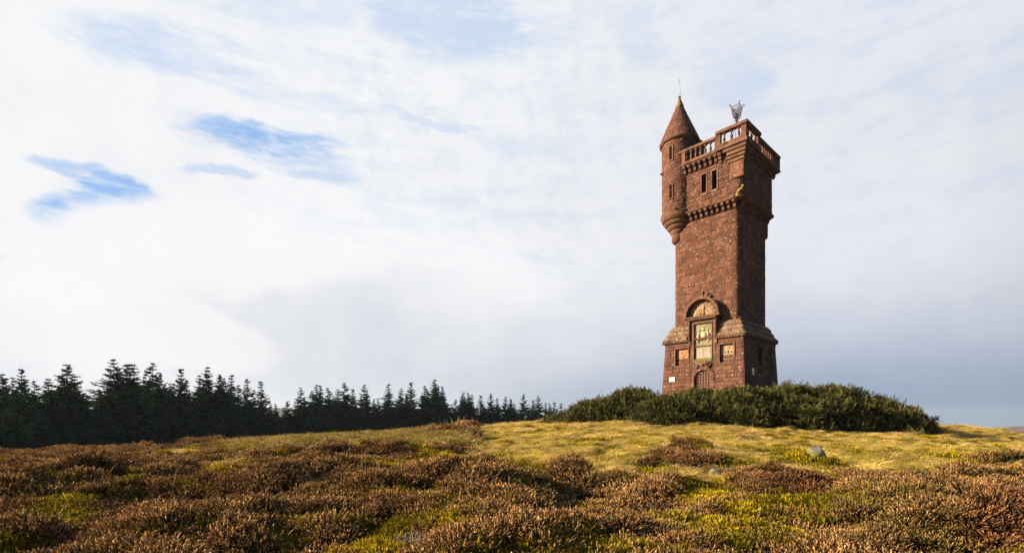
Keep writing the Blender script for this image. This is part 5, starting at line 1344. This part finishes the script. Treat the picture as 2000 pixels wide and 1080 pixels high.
for i in range(22):
    f = q.random(); m.sphere((-.34 + f * .48 + q.gauss(0, .03), -.05 + q.uniform(-.03, .03), .06 + f * .50 + q.gauss(0, .035)), q.uniform(.02, .06), 6, 4, (1.2, .8, 1))
m.build('growth', plain('yellow_lichen_bright', (.40, .33, .05), .9, 0, ((.40, .34, .06), 12)), o_); tag(o_, 'bright yellow lichen growth slanting up from the string course at the near corner', 'lichen')
moss_tuft(1.72, -3.20, 19.78, .13, 7, M_green, 'yellow-green moss cushion on the cornice below the corner balusters')
moss_tuft(3.08, -1.1, 19.66, .16, 6, M_green, 'dark moss cushion on the side cornice where the coping steps down')

# ------------------------------------------------------------------ stones in the grass
def boulder(px, py, Y0, w_, d_, h_, name, label, col, moss, sink=.3, rz=0, seed=1):
    ys_ = np.arange(4, 34, .05); zz_ = ground_z((px - PCX) / FPX * ys_, ys_)[0]; pp = HOR - FPX * (zz_ - EYE) / ys_
    Y0 = float(ys_[np.argmin(np.abs(pp - (py + 8)))]); x = PX(px, Y0); g = np.random.default_rng(seed)
    m, t, out = new_mat(name + '_surface'); b = t.node('ShaderNodeBsdfPrincipled'); b.inputs['Roughness'].default_value = .9
    geo = t.node('ShaderNodeTexCoord'); P = geo.outputs['Object']; gn = t.node('ShaderNodeNewGeometry')
    c_ = t.mix(t.ramp(t.noise(P, 7, 6, .7), .35, .62), c4(col), c4(tuple(v * .55 for v in col)))
    if moss:
        sx_ = t.node('ShaderNodeSeparateXYZ'); t.put(sx_.inputs[0], P)
        k = t.ramp(t.math('ADD', t.math('ADD', t.math('MULTIPLY', sx_.outputs[2], 1.0), t.math('MULTIPLY', sx_.outputs[0], .35)), t.math('MULTIPLY', t.math('SUBTRACT', t.noise(P, 3, 5, .7), .5), .5)), moss + .06, moss - .05)
        c_ = t.mix(k, c_, t.mix(t.noise(P, 22, 3), c4((.05, .06, .01)), c4((.17, .17, .02))))
    t.l.new(c_, b.inputs['Base Color']); bp = t.node('ShaderNodeBump'); bp.inputs['Strength'].default_value = .8; bp.inputs['Distance'].default_value = .03; t.l.new(t.noise(P, 18, 5, .7), bp.inputs['Height']); t.l.new(bp.outputs[0], b.inputs['Normal']); t.l.new(b.outputs[0], out.inputs[0])
    import bmesh
    bm_ = bmesh.new()
    for i in range(26):
        d = g.normal(0, 1, 3); d /= np.linalg.norm(d); d = np.sign(d) * np.abs(d) ** .8; rr_ = g.uniform(.80, 1.12)
        bm_.verts.new((d[0] * w_ * rr_, d[1] * d_ * rr_, d[2] * h_ * rr_ * (1.0 if d[2] < 0 else .92)))
    res = bmesh.ops.convex_hull(bm_, input=bm_.verts[:]); junk = [v for v in res['geom_interior'] + res['geom_unused'] if isinstance(v, bmesh.types.BMVert)]
    bmesh.ops.delete(bm_, geom=list(set(junk)), context='VERTS')
    bmesh.ops.bevel(bm_, geom=bm_.edges[:] + bm_.verts[:], offset=w_ * .09, segments=2, affect='EDGES', profile=.5)
    me_ = bpy.data.meshes.new(name); bm_.to_mesh(me_); bm_.free(); me_.materials.append(m); o = link(bpy.data.objects.new(name, me_))
    zg = gz1(x, Y0); o.location = (x, Y0, zg + h_ * (.75 - sink)); o.rotation_euler = (R(4), R(-8), rz); return tag(o, label, 'rock')
boulder(1594, 903, 15.0, .29, .25, .34, 'boulder', 'large rounded boulder, grey top and green mossy sides, alone in straw grass', (.26, .25, .21), .14, .12, .4, 2)
boulder(1396, 924, 12.6, .17, .16, .15, 'boulder', 'grey stone hump showing through moss near the grass edge', (.23, .22, .18), .05, .35, .3, 3)
boulder(1648, 962, 9.5, .13, .12, .10, 'boulder', 'pale lichened stone sunk in the heather below the mossy boulder', (.19, .18, .13), None, .35, .1, 4)
boulder(1024, 855, 19.5, .22, .15, .09, 'stone', 'flat pale grey stone in short grass below the far spruces', (.46, .47, .50), None, .2, 0, 5)
boulder(1000, 858, 19.0, .10, .08, .06, 'stone', 'small white stone just left of the flat pale grey stone', (.62, .58, .52), None, .1, 0, 6)
boulder(977, 861, 18.6, .08, .07, .05, 'stone', 'tiny pale stone, leftmost of three in the short grass', (.55, .50, .42), None, .1, 0, 7)
boulder(1149, 836, 25.0, .22, .16, .10, 'stone', 'low grey-green stone in the grass below the left scrub', (.20, .22, .19), None, .1, 0, 8)
boulder(1195, 828, 27.0, .10, .08, .08, 'stone', 'small brown stone against the foot of the scrub', (.30, .24, .18), None, .1, 0, 9)

bo_ = bpy.data.objects['boulder'].location
gb_ = np.random.default_rng(8); ab_ = gb_.random(46) * 6.28; rb_ = .24 + .22 * gb_.random(46); XB = bo_.x - .05 + rb_ * np.cos(ab_) * 1.2; YB = bo_.y + rb_ * np.sin(ab_); ZB, n1_, n2_ = ground_z(XB, YB)
scatter('boulder_moss', XB, YB, ZB + .02 + .16 * gb_.random(46) * (np.cos(ab_) < .3), n1_, n2_, gb_.uniform(.9, 1.7, 46), np.clip(gb_.normal(.25, .25, 46), 0, 1), protoM, 3, .5, gb_, 'green moss and bilberry crowding the base of the large mossy boulder', 'moss')
# pale dead heather bush at the bottom of the frame
def dead_bush(px, py, Y0, label):
    x = PX(px, Y0); z = gz1(x, Y0); m = MB(); q = random.Random(9)
    for i in range(70):
        a = q.random() * 6.28; s = q.random() ** .6; tip = Vector((.42 * s * math.cos(a), .26 * s * math.sin(a), .34 - .16 * s + q.uniform(-.04, .05)))
        mid = tip * .5 + Vector((q.uniform(-.04, .04), q.uniform(-.04, .04), .03)); m.tube([(0, 0, -.02), tuple(mid), tuple(tip)], [.006, .004, .002], 3)
        for _ in range(3): m.tube([tuple(tip * .8), tuple(tip * .8 + Vector((q.gauss(0, .05), q.gauss(0, .05), q.uniform(.01, .08))))], [.004, .002], 3)
    o = m.build('dead_heather_bush', plain('bleached_twigs', (.30, .23, .16), .9, 0, ((.28, .22, .17), 10))); o.location = (x, Y0, z); return tag(o, label, 'bush')
dead_bush(812, 1065, 5.7, 'bleached grey dead heather bush at the bottom edge of the moor')
dead_bush(306, 1020, 7.0, 'small bleached grey twiggy bush among the brown heather on the left').scale = (.35, .35, .5)

# ------------------------------------------------------------------ far hillside cottages
def cottage(px, py, Y0, label, w_=9):
    x = PX(px, Y0); z = gz1(x, Y0); o = empty('cottage', (x, Y0, z), R(-20)); tag(o, label, 'house')
    MB().box(-w_ / 2, w_ / 2, -3, 3, -2, 4).build('wall', M_white, o)
    m = MB(); m.add([(-w_ / 2, -3.3, 4), (w_ / 2, -3.3, 4), (w_ / 2, 3.3, 4), (-w_ / 2, 3.3, 4), (-w_ / 2, 0, 6.5), (w_ / 2, 0, 6.5)], [(0, 1, 5, 4), (2, 3, 4, 5), (0, 4, 3), (1, 2, 5)]); m.build('roof', plain('slate_roof', (.12, .11, .12)), o)
cottage(1936, 834, 1290, 'left one of two tiny white buildings on the far moor at the right'); cottage(1941, 834, 1290, 'right one of two tiny white buildings on the far moor at the right', 6)

# ------------------------------------------------------------------ air
mh = bpy.data.materials.new('air'); mh.use_nodes = True; mh.node_tree.nodes.clear(); t = NT(mh.node_tree)
out = t.node('ShaderNodeOutputMaterial'); pv = t.node('ShaderNodeVolumePrincipled'); pv.inputs['Color'].default_value = (.62, .74, .92, 1); pv.inputs['Density'].default_value = .00011; pv.inputs['Anisotropy'].default_value = .2
t.l.new(pv.outputs[0], out.inputs['Volume'])
zlo = float(GZ.min()) - 1.5; zhi = max(30.0, float(GZ.max()) + 3)
hz = MB().box(-3400, 3400, -400, 3700, zlo, zhi).build('haze', mh); tag(hz, 'thin moist air over the moor', 'haze', kind='stuff')
